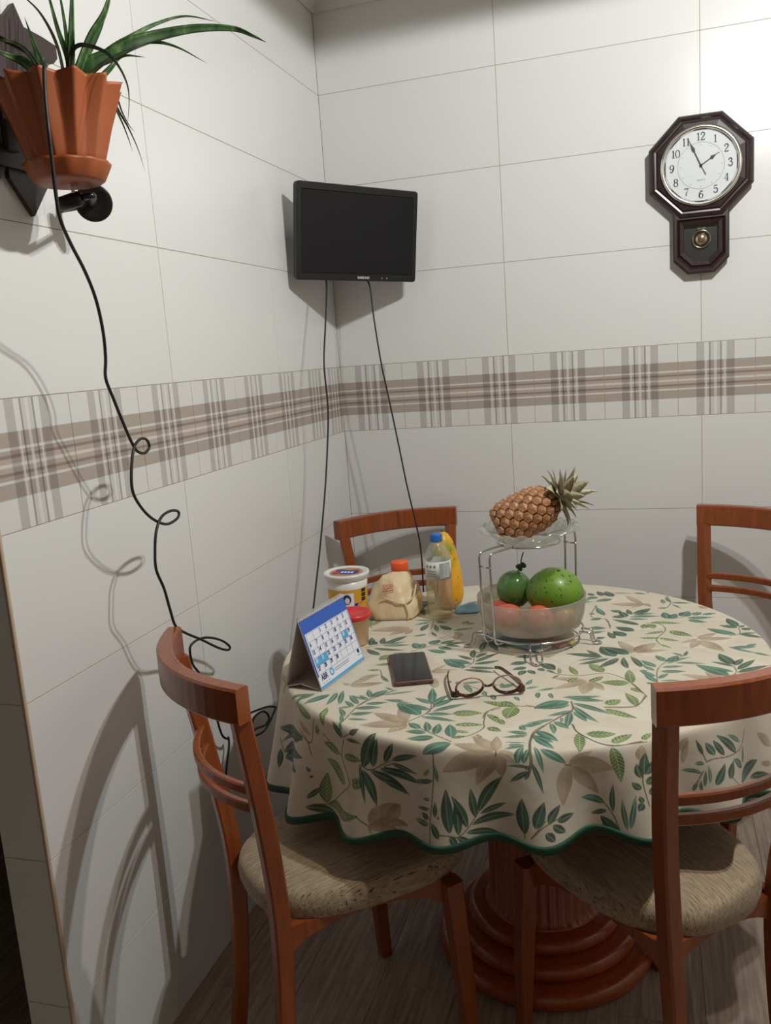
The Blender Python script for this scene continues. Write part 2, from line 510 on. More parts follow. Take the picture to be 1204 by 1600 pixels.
LEAVES = [('D',-400,-456,-534,-350,25),('D',-400,-460,-546,-379,12),('D',-554,-399,-418,-490,24),('D',-558,-387,-594,-408,21),('D',-560,-411,-451,-501,28),('B',-374,-466,-406,-413,8),('B',-385,-472,-411,-429,5),('G',-352,-475,-346,-454,11),('G',-357,-437,-405,-377,14),('G',-324,-467,-324,-404,15),('T',-379,-344,-434,-357,12),('T',-376,-339,-411,-387,12),('T',-343,-340,-380,-394,19),('T',-332,-329,-331,-394,12),('T',-304,-386,-322,-314,11),('T',-267,-381,-300,-339,12),('T',-272,-395,-300,-367,10),('T',-275,-393,-303,-406,7),('T',-276,-442,-299,-404,10),('T',-271,-469,-286,-432,7),('T',-251,-345,-270,-303,11),('T',-249,-343,-227,-301,19),('T',-255,-357,-298,-337,7),('T',-214,-303,-239,-287,7),('T',-252,-377,-210,-364,13),('T',-266,-402,-214,-390,15),('T',-266,-430,-223,-415,14),('T',-264,-452,-223,-451,8),('T',-221,-351,-157,-362,7),('T',-230,-328,-167,-298,7),('D',-272,-505,-292,-463,13),('T',-269,-490,-275,-463,6),('D',-251,-503,-227,-492,13),('D',-263,-510,-226,-527,6),('G',-301,-533,-346,-494,17),('G',-284,-539,-237,-558,14),('G',-301,-590,-359,-528,28),('G',-422,-603,-376,-552,36),('G',-279,-597,-241,-604,16),('G',-277,-588,-251,-590,6),('D',-451,-562,-409,-568,11),('G',-421,-607,-279,-658,24),('D',-462,-576,-402,-644,15),('D',-413,-525,-419,-509,6),('D',-423,-532,-412,-537,4),('D',-236,-571,-189,-504,28),('D',-213,-577,-185,-521,18),('D',-184,-574,-153,-535,15),('D',-167,-573,-105,-564,12),('D',-169,-579,-115,-604,10),('D',-199,-585,-119,-624,16),('D',-221,-583,-145,-652,18),('D',-239,-576,-233,-657,18),('D',-242,-562,-256,-642,9),('B',-263,-684,-178,-674,37),('B',-264,-687,-170,-722,21),('B',-264,-687,-200,-735,19),('B',-261,-681,-229,-656,19),('B',-264,-687,-264,-706,6),('B',-144,-451,-222,-418,29),('B',-147,-444,-179,-384,21),('B',-143,-455,-232,-476,31),('B',-144,-457,-169,-499,23),('T',-136,-414,-189,-366,26),('B',-315,-288,-282,-222,18),('B',-314,-293,-250,-266,21),('B',-318,-289,-335,-274,11),('B',-439,-316,-511,-220,12),('B',-472,-315,-459,-281,15),('B',-488,-279,-500,-244,13),('G',-285,-94,-297,-135,26),('G',-281,-88,-225,-86,20),('G',-261,-149,-299,-165,14),('T',-239,-260,-268,-221,8),('D',-308,-100,-351,-62,17),('D',-340,-31,-359,-3,17),('T',-326,-20,-297,1,17),('T',-120,-357,-137,-280,16),('T',-119,-360,-160,-335,13),('T',-114,-362,-95,-312,13),('T',-113,-375,-79,-329,16),('T',-108,-397,-49,-350,13),('T',-115,-389,-187,-364,18),('T',-129,-416,-179,-371,25),('T',-118,-410,-66,-404,13),('T',-125,-423,-53,-435,12),('T',-179,-351,-220,-352,8),('G',-69,-400,-12,-391,25),('G',-53,-450,0,-444,15),('G',-46,-474,-19,-479,9),('G',-49,-504,-22,-494,10),('G',-2,-394,34,-437,14),('G',8,-453,37,-466,16),('G',46,-350,-22,-335,19),('G',46,-353,38,-410,30),('G',-6,-483,9,-500,5),('T',-114,-475,-142,-452,16),('T',-96,-485,-110,-443,13),('T',-80,-494,-83,-448,16),('T',-48,-501,-63,-449,21),('T',-98,-491,-138,-490,16),('T',-80,-506,-127,-520,21),('T',-44,-525,-94,-560,29),('B',-144,-451,-196,-431,26),('B',-143,-455,-182,-475,18),('B',40,-543,-11,-491,25),('B',40,-543,32,-487,18),('B',38,-549,-58,-597,41),('B',36,-543,-39,-528,28),('B',41,-549,6,-633,30),('B',43,-549,56,-609,24),('B',43,-549,78,-571,14),('B',43,-543,77,-551,12),('T',85,-469,47,-465,12),('T',86,-475,41,-490,9),('T',78,-455,67,-436,11),('T',84,-514,52,-536,9),('T',75,-435,108,-419,9),('T',80,-571,84,-517,13),('T',90,-567,94,-530,10),('D',101,-574,63,-579,6),('D',100,-583,70,-617,10),('D',105,-564,136,-627,8),('T',103,-519,129,-583,8),('T',92,-471,120,-510,13),('T',99,-454,115,-481,8),('D',-189,-591,-110,-626,15),('D',-199,-613,-145,-652,14),('D',-81,-616,-123,-618,9),('G',-99,-607,-83,-591,6),('T',-71,-620,-74,-581,6),('T',-92,-656,-110,-656,6),('D',-95,-676,-128,-674,6),('D',-101,-696,-118,-684,11),('T',-103,-708,-139,-701,12),('D',-79,-696,-76,-690,4),('D',-85,-692,-81,-660,9),('D',-81,-737,-96,-703,15),('D',-54,-728,-55,-633,24),('D',-35,-738,-37,-655,18),('D',-16,-727,-45,-649,16),('D',3,-709,-6,-638,15),('D',9,-697,56,-607,22),('D',12,-703,68,-670,12),('D',-6,-724,88,-692,18),('D',-19,-738,63,-754,14),('D',-39,-740,-7,-765,11),('D',-55,-736,-40,-764,13),('D',112,-727,97,-649,25),('D',131,-706,140,-644,22),('B',-221,-702,-177,-672,31),('B',-232,-704,-166,-720,15),('T',144,-316,83,-358,32),('T',147,-331,99,-357,14),('T',128,-316,81,-356,18),('T',146,-302,211,-305,16),('T',130,-296,204,-281,13),('T',152,-322,226,-365,15),('T',155,-337,206,-404,13),('T',157,-362,184,-404,13),('T',151,-364,150,-437,13),('T',152,-358,111,-388,11),('T',124,-399,75,-426,9),('T',126,-411,155,-438,14),('T',138,-391,139,-416,5),('T',120,-419,131,-464,10),('T',99,-454,141,-492,17),('T',97,-476,133,-497,14),('T',99,-484,137,-521,15),('T',94,-530,91,-546,8),('T',114,-526,165,-556,16),('G',174,-453,181,-526,18),('G',186,-455,238,-447,25),('G',232,-486,265,-445,19),('G',233,-499,279,-571,22),('G',282,-465,296,-435,11),('G',214,-342,273,-376,18),('G',213,-321,240,-294,23),('G',270,-319,248,-259,18),('G',258,-232,281,-255,14),('G',256,-207,198,-210,27),('T',81,-277,84,-309,9),('T',104,-278,113,-306,8),('T',110,-250,77,-269,8),('B',170,-557,203,-515,17),('B',168,-558,256,-549,43),('B',175,-562,254,-621,27),('B',166,-561,181,-652,29),('B',171,-206,109,-257,22),('B',174,-211,169,-276,28),('B',177,-209,208,-252,22),('B',292,-511,284,-478,20),('D',309,-545,288,-520,14),('D',313,-536,296,-492,19),('D',315,-535,325,-501,18),('D',322,-552,340,-534,15),('D',318,-567,296,-562,13),('D',336,-570,350,-555,13),('D',332,-593,330,-614,13),('D',332,-593,320,-583,10),('T',274,-638,219,-637,17),('D',284,-653,256,-677,11),('D',295,-648,269,-583,9),('D',323,-693,279,-674,24),('T',331,-670,295,-606,9),('T',334,-662,313,-583,9),('D',156,-689,174,-648,17),('D',173,-682,212,-673,17),('D',166,-692,200,-711,15),('D',154,-710,178,-726,17),('D',95,-581,103,-570,6),('D',98,-604,105,-579,6),('D',507,-389,424,-395,17),('D',468,-417,423,-409,14),('T',447,-431,411,-422,16),('T',506,-364,451,-378,9),('D',425,-448,390,-429,8),('T',440,-463,425,-476,9),('T',452,-484,407,-507,9),('D',489,-485,479,-431,17),('D',509,-450,504,-411,24),('D',560,-396,503,-407,15),('D',583,-424,595,-340,29),('D',614,-384,644,-324,15),('T',478,-491,448,-459,6),('D',468,-533,459,-505,7),('D',479,-519,461,-499,6),('D',476,-506,452,-472,6),('T',558,-387,526,-362,9),('B',372,-467,367,-430,23),('B',400,-490,369,-436,14),('B',600,-280,544,-305,21),('B',627,-306,607,-337,12),('D',-351,-38,-367,21,16),('D',-326,-24,-335,23,13),('D',-317,-18,-279,42,17),('T',-322,-32,-255,-23,14),('T',-317,-19,-271,-8,11),('D',-337,-55,-258,-62,13),('G',-279,-192,-307,-197,11),('T',-227,-48,-250,-10,23),('T',-225,-45,-223,-10,17),('T',-208,-17,-190,18,23),('T',-182,-11,-155,17,18),('T',-168,-9,-124,3,14),('T',-156,-70,-205,-54,20),('T',-183,-32,-145,-49,18),('T',-170,-15,-130,-27,13),('D',-87,-96,-95,-41,13),('D',-87,-108,-126,-82,12),('D',-81,-97,-61,-56,12),('D',-78,-121,-39,-62,13),('D',-78,-135,-25,-106,14),('T',-94,-160,-153,-110,28),('T',-85,-134,-142,-109,20),('D',-85,-155,-20,-155,13),('D',-93,-171,-22,-181,13),('D',-253,80,-248,136,15),('T',-248,152,-283,124,12),('T',-243,161,-295,167,11),('T',-210,77,-233,137,10),('D',-180,94,-218,128,18),('T',-234,57,-265,37,11),('D',-205,43,-226,77,7),('T',-235,157,-201,149,12),('G',-176,90,-123,114,12),('B',-291,104,-385,70,38),('B',-289,100,-327,39,25),('B',-283,91,-287,49,17),('B',-145,49,-166,82,20),('B',-151,23,-158,65,17),('B',-163,-182,-103,-172,10),('B',-161,-195,-138,-141,9),('B',-163,-194,-114,-189,10),('B',-133,-279,-145,-228,18),('B',-308,-251,-271,-217,19),('B',-296,-286,-249,-263,15),('T',-253,-358,-280,-334,8),('T',-111,-250,-107,-236,9),('T',-95,-241,-84,-254,10),('T',-76,-254,-50,-299,12),('T',-48,-302,-33,-281,11),('T',-79,-247,-39,-235,9),('T',-39,-262,-2,-247,8),('T',-29,-287,-19,-308,10),('T',-9,-300,1,-327,11),('G',-259,-235,-239,-260,8),('G',-152,168,-161,142,17),('T',-133,154,-152,139,9),('D',222,-57,188,6,30),('D',250,-40,191,2,32),('D',196,-63,113,-50,19),('D',191,-60,158,-20,12),('D',209,-70,146,-114,14),('D',191,-68,141,-90,8),('D',229,-66,190,-128,17),('D',250,-126,240,-59,13),('D',277,-116,254,-52,14),('T',287,-106,276,-102,7),('T',289,-139,275,-134,9),('B',263,-28,225,46,26),('B',264,-27,289,33,26),('B',257,-33,212,0,16),('B',266,-30,288,-13,13),('G',201,-154,170,-105,25),('G',149,-175,129,-125,14),('G',112,-173,107,-137,7),('G',136,-220,151,-188,13),('G',175,-210,202,-176,16),('G',260,-207,253,-133,19),('D',112,-180,99,-201,5),('B',169,-204,98,-198,20),('D',35,-112,1,-130,20),('D',39,-142,11,-161,16),('D',39,-160,30,-192,15),('D',45,-159,62,-181,14),('D',72,-115,101,-152,26),('D',65,-145,79,-161,13),('D',51,-72,5,-82,18),('D',85,-152,105,-171,7),('T',51,-242,59,-210,9),('T',1,-262,27,-237,15),('T',37,-304,50,-326,8),('T',53,-262,78,-247,8),('T',1,-256,2,-235,7),('G',12,-335,46,-350,19),('G',25,-414,38,-437,10),('T',57,-518,86,-514,9),('T',67,-436,96,-434,9),('T',85,-505,49,-507,3),('D',225,268,197,282,19),('D',236,234,203,225,21),('D',238,228,220,276,19),('D',251,249,240,294,13),('D',256,256,296,307,22),('T',254,245,308,265,12),('T',246,228,324,240,14),('T',244,212,292,214,11),('D',270,168,205,207,20),('D',259,121,215,149,27),('D',240,81,211,117,25),('D',215,62,199,109,16),('D',176,57,194,70,13),('T',155,131,194,138,22),('T',156,94,193,113,13),('T',338,220,329,276,22),('T',344,221,357,264,21),('T',368,244,388,287,28),('T',397,258,417,281,18),('T',418,259,453,275,14),('T',383,230,445,241,17),('T',384,217,427,199,20),('G',287,174,278,142,20),('G',292,177,303,143,22),('G',295,189,367,187,17),('G',326,127,283,100,13),('G',338,128,389,95,27),('G',315,76,270,71,12),('G',315,76,360,57,13),('G',316,33,341,7,7),('B',273,340,196,336,30),('B',273,347,233,419,20),('B',276,356,251,308,21),('B',281,348,297,318,16),('B',264,-23,307,39,29),('B',264,-25,332,-4,18),('B',399,77,362,44,12),('B',399,77,442,123,19),('B',402,73,474,88,21),('B',400,67,382,12,20),('B',404,66,450,-4,31),('B',435,313,413,332,17),('D',492,172,474,236,22),('D',491,164,452,178,19),('T',484,114,423,154,26),('D',497,166,509,185,9),('D',499,150,522,165,16),('D',492,118,539,95,16),('D',492,120,532,128,9),('T',499,35,521,55,11),('T',470,27,520,36,15),('T',461,30,518,-9,10),('T',509,-2,541,-21,10),('D',461,-81,438,-17,25),('D',463,-86,483,-44,14),('D',462,-92,418,-68,11),('D',467,-110,507,-47,14),('D',466,-127,530,-79,15),('T',447,-147,387,-89,30),('T',458,-123,398,-94,15),('D',461,-141,529,-127,17),('D',460,-145,497,-154,11),('B',434,-175,404,-127,23),('B',434,-175,356,-148,24),('B',431,-181,353,-200,15),('B',427,-184,378,-210,13),('T',327,-77,306,-40,15),('T',343,-73,351,-37,13),('T',329,-79,345,-42,12),('T',307,-112,276,-74,15),('T',304,-134,279,-102,10),('T',304,-167,274,-135,14),('T',307,-197,283,-151,13),('T',329,-91,380,-43,8),('T',346,-83,409,-83,9),('T',319,-113,363,-102,11),('T',316,-137,366,-130,14),('T',312,-177,331,-146,10),('T',315,-189,357,-182,7),('T',366,-40,374,-7,7),('T',363,-40,341,-21,8),('T',300,-208,288,-200,9),('T',347,360,337,416,9),('T',329,349,325,391,10),('T',338,315,314,306,11),('T',349,358,398,358,13),('T',350,344,371,309,7),('D',146,413,134,439,16),('D',171,413,155,457,18),('D',199,407,178,458,24),('T',198,385,155,356,21),('T',161,398,130,388,20),('B',199,443,251,439,13),('D',254,445,286,436,10),('T',169,251,160,325,6),('T',185,237,164,303,14),('T',161,250,144,250,10),('T',178,216,151,199,16)]
STEMS = [[(-269,-507),(-292,-538),(-285,-578),(-295,-599),(-404,-611),(-450,-582)],[(-292,-538),(-317,-513),(-336,-480)],[(-240,-566),(-217,-582),(-167,-573)],[(-280,-504),(-270,-463),(-263,-383),(-239,-329),(-210,-302)],[(-268,-504),(-244,-500),(-230,-493)],[(-396,-459),(-379,-477),(-348,-441)],[(-546,-369),(-554,-399)],[(-288,-654),(-264,-687)],[(-393,-499),(-389,-472)],[(-120,-357),(-115,-395),(-126,-420),(-144,-448)],[(-45,-519),(-73,-501),(-117,-471)],[(49,-350),(19,-356),(-3,-385),(-2,-430),(2,-456),(-15,-488),(-39,-502)],[(-73,-557),(-76,-595),(-86,-651),(-99,-705),(-106,-755)],[(-83,-728),(-58,-733),(-36,-741),(-13,-727),(9,-697)],[(40,-543),(41,-558)],[(111,-430),(96,-470),(95,-524),(102,-565),(101,-589)],[(-166,-580),(-187,-583)],[(113,-736),(111,-721)],[(126,-731),(149,-684)],[(149,-317),(154,-354),(126,-405),(94,-461),(97,-524),(105,-564),(103,-597)],[(158,-418),(175,-456),(226,-495),(282,-469)],[(212,-333),(269,-320),(287,-266)],[(259,-208),(282,-258)],[(163,-559),(174,-559)],[(126,-731),(146,-700),(172,-679)],[(274,-638),(299,-656),(329,-690)],[(309,-535),(318,-557),(347,-595)],[(64,-344),(98,-352)],[(441,-457),(453,-437),(505,-391),(521,-365),(503,-333)],[(450,-478),(459,-509)],[(505,-409),(515,-440),(557,-439)],[(439,-455),(390,-429)],[(-353,-50),(-314,-19)],[(-239,-73),(-224,-49),(-182,-12),(-129,2)],[(-85,-97),(-82,-129),(-99,-167)],[(-209,-299),(-248,-354),(-263,-387)],[(-121,-351),(-112,-372),(-119,-407)],[(-243,166),(-232,95)],[(-278,-193),(-262,-228),(-243,-252)],[(18,-364),(-5,-385),(-7,-412)],[(-79,-247),(-20,-291)],[(112,-176),(153,-179),(201,-159),(229,-170),(260,-207),(289,-272)],[(213,-335),(244,-332),(270,-322),(288,-273)],[(149,-313),(154,-360),(135,-386),(99,-457),(92,-498),(98,-544)],[(160,-418),(174,-453),(225,-493),(290,-468)],[(46,-350),(85,-349)],[(82,-157),(112,-176)],[(309,-205),(310,-128),(330,-76),(363,-40),(374,-7)],[(287,185),(319,177),(330,133),(310,69),(316,33)],[(494,165),(492,120),(469,102)],[(462,-92),(462,-130),(433,-170)],[(339,415),(347,360),(338,315)],[(160,325),(153,227),(192,203),(203,136)],[(189,210),(205,149)],[(344,221),(385,245),(417,260)]]

def paint(px, py):
    n = len(px)
    base = np.array([0.625, 0.560, 0.445]); pale = np.array([0.68, 0.625, 0.525]); tan = np.array([0.55, 0.485, 0.38])
    k1 = np.sin(px*31+1.3*np.sin(py*23))+np.sin(py*37+1.7*np.sin(px*19+2)); k2 = np.sin(px*83+2*np.sin(py*61))+np.sin(py*71+px*20)
    col = base[None]*np.ones((n, 1))
    f = np.clip((k1-0.5)*2.2, 0, 1)[:, None]*0.6; col = col*(1-f)+pale*f
    f = np.clip((k2-1.2)*4, 0, 1)[:, None]*0.35; col = col*(1-f)+tan*f
    rng = np.random.RandomState(5)
    def leafd(x0, y0, x1, y1, w, bend):
        dx, dy = x1-x0, y1-y0; l = math.hypot(dx, dy); ux, uy = dx/l, dy/l
        R = l/2+w+.004; mx, my = (x0+x1)/2, (y0+y1)/2
        idx = np.where((np.abs(px-mx) < R) & (np.abs(py-my) < R))[0]
        a = ((px[idx]-x0)*ux+(py[idx]-y0)*uy)/l; b = (-(px[idx]-x0)*uy+(py[idx]-y0)*ux)
        b = b-bend*4*a*(1-a)
        ac = np.clip(a, 0, 1)
        hw = w/2*np.power(np.clip(np.sin(PI*np.power(ac, .80)), 0, 1), .85)
        return idx, a, b, hw, l
    def blend(idx, f, c):
        f = f[:, None]; col[idx] = col[idx]*(1-f)+np.array(c)*f
    lin = lambda r, g, b: np.array(srgb(r, g, b)[:3])
    pal = {'D': (lin(44, 94, 74), lin(26, 58, 46), lin(150, 178, 150)), 'T': (lin(66, 126, 104), lin(46, 92, 76), lin(176, 200, 176)),
           'G': (lin(104, 134, 70), lin(62, 92, 46), lin(190, 202, 140)), 'B': (lin(176, 154, 126), lin(140, 116, 92), lin(206, 190, 164))}
    items = [(t, a/1000., b/1000., c/1000., d/1000., e/1000.) for t, a, b, c, d, e in LEAVES]
    stems = [[(x/1000., y/1000.) for x, y in s] for s in STEMS]
    # the print goes on over the parts of the cloth that the photograph does not show
    mids = np.array([((i[1]+i[3])/2, (i[2]+i[4])/2) for i in items])
    extra = []
    for _ in range(240):
        R, A = .755*math.sqrt(rng.rand()), rng.rand()*2*PI; cx, cy = R*math.cos(A), R*math.sin(A)
        if np.min(np.hypot(mids[:, 0]-cx, mids[:, 1]-cy)) < .075: continue
        if extra and min(math.hypot(q[0]-cx, q[1]-cy) for q in extra) < .085: continue
        extra.append((cx, cy)); a0 = rng.rand()*6.28; t = 'DTGB'[rng.randint(4)]
        for q in range(6):
            aa = a0+(q-2.5)*.42; o = (q-2.5)*.010
            bx, by = cx+math.cos(a0)*o, cy+math.sin(a0)*o; L = .05+.03*rng.rand()
            items.append((t, bx, by, bx+math.cos(aa)*L, by+math.sin(aa)*L, .014 if t != 'B' else .024))
        stems.append([(cx-.04*math.cos(a0), cy-.04*math.sin(a0)), (cx, cy), (cx+.03*math.cos(a0), cy+.03*math.sin(a0))])
    items.sort(key=lambda i: 'BTGD'.index(i[0]))
    for t, x0, y0, x1, y1, w in items:
        w = w*1.06+.001
        bend = (rng.rand()-.5)*.10*math.hypot(x1-x0, y1-y0) if t != 'B' else 0
        idx, a, b, hw, l = leafd(x0, y0, x1, y1, w, bend)
        ins = np.clip((hw-np.abs(b))/.0012+.5, 0, 1)*((a > 0) & (a < 1))
        c1, c2, c3 = pal[t]
        g = np.clip(.5+b/w*1.1+.35*np.sin(a*l*90+x0*70), 0, 1)[:, None]
        cc = c1*(1-g)+c2*g
        edge = np.clip(1-np.abs(hw-.0012-np.abs(b))/.0011, 0, 1)*(0.75 if t in 'DG' else .35)
        cc = cc*(1-edge[:, None])+(c2*.6)*edge[:, None]
        if w > .006:
            vein = np.clip(1-np.abs(b)/.0012, 0, 1)*(.75 if t != 'B' else .4)*(a < .93)
            if t == 'G':
                s = np.abs(np.mod((a*l-np.abs(b)*.9)/.0085, 1)-.5)
                vein = np.maximum(vein, np.clip((s-.36)/.1, 0, 1)*.8)
            if t == 'B':
                s = np.abs(np.mod((a*l-np.abs(b)*.8)/.012, 1)-.5); vein = np.maximum(vein, np.clip((s-.42)/.06, 0, 1)*.25)
            cc = cc*(1-vein[:, None])+c3*vein[:, None]
        f = ins*(.95 if t != 'B' else .8)
        col[idx] = col[idx]*(1-f[:, None])+cc*f[:, None]
    sc = lin(84, 78, 56)
    for s in stems:
        P = smooth_path([(x, y, 0) for x, y in s], 6)
        for p, q in zip(P, P[1:]):
            d = q-p; l = np.hypot(d[0], d[1])
            if l < 1e-5: continue
            mx, my = (p[0]+q[0])/2, (p[1]+q[1])/2; R = l/2+.004
            idx = np.where((np.abs(px-mx) < R) & (np.abs(py-my) < R))[0]
            if not len(idx): continue
            a = np.clip(((px[idx]-p[0])*d[0]+(py[idx]-p[1])*d[1])/(l*l), 0, 1)
            dist = np.hypot(px[idx]-p[0]-a*d[0], py[idx]-p[1]-a*d[1])
            f = np.clip((.0018-dist)/.001, 0, 1)*.85
            col[idx] = col[idx]*(1-f[:, None])+sc*f[:, None]
    return np.clip(col, 0, 1)

def build_cloth():
    ns, nt = 400, 2400
    s = np.concatenate([[0.0], np.linspace(.006, RT+LD, ns)])
    th = np.concatenate([np.linspace(-PI, .35, 1950, endpoint=False), np.linspace(.35, PI, nt-1950, endpoint=False)])
    SS, TT = np.meshgrid(s[1:], th, indexing='ij')
    X, Y, Z = cloth(SS, TT)
    co = np.stack([X.ravel()-TCX, Y.ravel()-TCY, Z.ravel()], -1)
    co = np.vstack([co, [[0, 0, ZT]]])
    px = np.append((SS*np.cos(TT)).ravel(), 0); py = np.append((SS*np.sin(TT)).ravel(), 0)
    i = np.arange(ns-1)[:, None]*nt; j = np.arange(nt)[None]; j2 = (j+1) % nt
    quads = np.stack([i+j, i+nt+j, i+nt+j2, i+j2], -1).reshape(-1, 4)
    tris = np.stack([np.full(nt, ns*nt), np.arange(nt), (np.arange(nt)+1) % nt], -1)
    me = bpy.data.meshes.new('cloth')
    nv, nq, ntr = len(co), len(quads), len(tris)
    me.vertices.add(nv); me.vertices.foreach_set('co', co.ravel())
    me.loops.add(nq*4+ntr*3); me.loops.foreach_set('vertex_index', np.concatenate([quads.ravel(), tris.ravel()]).astype(np.int32))
    me.polygons.add(nq+ntr)
    ls = np.concatenate([np.arange(nq)*4, nq*4+np.arange(ntr)*3]).astype(np.int32)
    me.polygons.foreach_set('loop_start', ls)
    me.polygons.foreach_set('use_smooth', np.ones(nq+ntr, bool))
    me.update(calc_edges=True); me.validate()
    at = me.color_attributes.new('print', 'FLOAT_COLOR', 'POINT')
    c = np.ones((nv, 4), np.float32); c[:, :3] = paint(px, py); at.data.foreach_set('color', c.ravel())
    me.materials.append(M['cloth'])
    tc = thing('tablecloth', 'cream tablecloth printed with green and brown leaves, dark green hem, on round table', 'tablecloth', (TCX, TCY, 0))
    link('cloth', me, tc)
    ths = np.linspace(-PI, PI, 480, endpoint=False)
    x, y, z = cloth(np.full(480, RT+LD-.001), ths)
    path = np.stack([x-TCX, y-TCY, z], -1)
    obj('hem', *sweep(list(path), [(-.0028, -.007), (.0028, -.007), (.0032, .004), (.0022, .007), (-.0022, .007), (-.0032, .004)], closed=True), M['hem'], tc, True)
build_cloth()

# ------------------------------------------------------------------ chairs
def make_chair(label):
    t = thing('dining_chair', label, 'chair')
    wd = M['wood']
    def arc(x0, sag, y0, z, n=14, over=1.0):
        return [(x, y0-sag*(1-(x/x0)**2), z) for x in np.linspace(-x0, x0, n)]
    # rear stiles, each one leg and back post in one piece, closer together at the seat than at the top
    for s in (-1, 1):
        P = smooth_path([(s*.134, -.060, 0), (s*.128, -.036, .20), (s*.133, -.026, .44), (s*.162, -.048, .66), (s*.186, -.077, .866)], 5)
        k = [0.84+0.16*min(1, p[2]/.4) if p[2] < .4 else 1.0-.06*(p[2]-.4)/.46 for p in P]
        obj('rear_leg', *sweep(P, rect(.034, .034, .004), upv=(0, 1, 0), scale=k), wd, t)
    obj('top_rail', *sweep(arc(.209, .062, -.076, .893, 20), rect(.031, .063, .004)), wd, t)
    for z, x, y in ((.712, .166, -.050), (.674, .161, -.046)):
        obj('back_slat', *sweep(arc(x, .052, y, z), rect(.014, .019, .003)), wd, t)
    for s in (-1, 1):
        obj('front_leg', *sweep([(s*.192, .338, 0), (s*.188, .328, .2), (s*.182, .315, .413)], rect(.037, .037, .004), upv=(0, 1, 0), scale=[.74, .9, 1]), wd, t)
    def rail(name, p0, p1, deep):
        # arched apron: deep at its ends, slim in the middle
        P0, P1 = np.array(p0), np.array(p1); d = (P1-P0)/np.linalg.norm(P1-P0); nn = np.array((-d[1], d[0], 0))*.009
        V, F = [], []; N = 13
        for i in range(N):
            q = i/(N-1); p = P0+(P1-P0)*q; zb = .416-deep+(deep-.010)*math.sin(PI*q)**.55
            for s, z in ((1, zb), (1, .4185), (-1, .4185), (-1, zb)): V.append((p[0]+s*nn[0], p[1]+s*nn[1], z))
        for i in range(N-1):
            for j in range(4): F.append((i*4+j, i*4+(j+1) % 4, i*4+4+(j+1) % 4, i*4+4+j))
        F += [(3, 2, 1, 0), tuple(range(4*N-4, 4*N))]
        obj(name, V, F, wd, t)
    rail('front_apron', (-.166, .318, 0), (.166, .318, 0), .044); rail('rear_apron', (-.118, -.018, 0), (.118, -.018, 0), .050)
    for s in (-1, 1): rail('side_apron', (s*.132, -.010, 0), (s*.166, .300, 0), .052)
    # cushion: rounded trapezoid, fuller to the front, domed top
    n = 72; rings = []
    prof = [(0.955, .414), (.985, .418), (1.0, .430), (1.005, .445), (.99, .460), (.955, .469), (.88, .475), (.7, .480), (.45, .483), (.2, .4845)]
    V, F = [], []
    def outl(a):
        c, s = math.cos(a), math.sin(a); e = 2/(2.9 if s > 0 else 2.6)
        x = abs(c)**e*(1 if c > 0 else -1); y = abs(s)**e*(1 if s > 0 else -1)
        yy = .19+(.215 if s > 0 else .235)*y; f = (yy+.045)/.45
        hw = .164+.024*min(1, max(0, f))**.8 - .010*max(0, f-.8)
        return x*hw, yy+(.018*(1-x*x) if s > 0 else 0)
    for k, z in prof:
        for i in range(n):
            x, y = outl(2*PI*i/n); V.append((x*k, .2+(y-.2)*k, z))
    m = len(prof)
    for j in range(m-1):
        for i in range(n):
            q = (i+1) % n; F.append((j*n+i, j*n+q, (j+1)*n+q, (j+1)*n+i))
    F.append(tuple(reversed(range(n)))); F.append(tuple(range((m-1)*n, m*n)))
    obj('seat', V, F, M['seat'], t, True)
    return t
def place(o, mid, ang, dist=-0.080):
    a = math.radians(ang); fx, fy = math.cos(a), math.sin(a)
    o.location = (mid[0]-fx*dist, mid[1]-fy*dist, 0); o.rotation_euler = (0, 0, a-PI/2)
ch = make_chair('wooden dining chair with beige streaked seat close to the left wall, cord behind its backrest')
ch['group'] = 'dining chairs around the table'
place(ch, (.248, -1.558), 45.5, -.08)
for lab, mid, ang in (('wooden dining chair at front right with its curved back turned to the viewer', (1.197, -1.475), 134),
                      ('wooden dining chair in the room corner under the wall television', (.235, -.205), -56.5),
                      ('wooden dining chair by the back wall below the wall clock', (1.342, -.262), -130)):
    c = copy_tree(ch); c['label'] = lab; place(c, mid, ang)
# ------------------------------------------------------------------ wall clock (local: x right, y into the wall, z up)
def ribbon(pts, ws, z=.0003):
    V, F = [], []; P = [np.array(p, float) for p in pts]; n = len(P)
    for i, p in enumerate(P):
        t = P[min(i+1, n-1)]-P[max(i-1, 0)]; t = t/(np.hypot(*t)+1e-9); nn = np.array((-t[1], t[0]))*ws[i]/2
        for s in (1, -1): V.append((p[0]+s*nn[0], p[1]+s*nn[1], z))
    for i in range(n-1): F.append((2*i, 2*i+1, 2*i+3, 2*i+2))
    return V, F
def stroke(ctrl, wf, n=5):
    P = [p[:2] for p in smooth_path([(x, y, 0) for x, y in ctrl], n)]
    return ribbon(P, [wf(i/(len(P)-1)) for i in range(len(P))])
def oval(cx, cy, rx, ry, thick=.15, thin=.05):
    n = 28; P = [(cx+rx*math.cos(2*PI*i/n), cy+ry*math.sin(2*PI*i/n)) for i in range(n+1)]
    return ribbon(P, [thin+(thick-thin)*abs(math.cos(2*PI*i/n)) for i in range(n+1)])
def bar(x0, y0, x1, y1, w): return ribbon([(x0, y0), (x1, y1)], [w, w])
K = lambda w: (lambda t: w)
bulge = lambda t: .05+.11*math.sin(PI*min(1, max(0, t)))
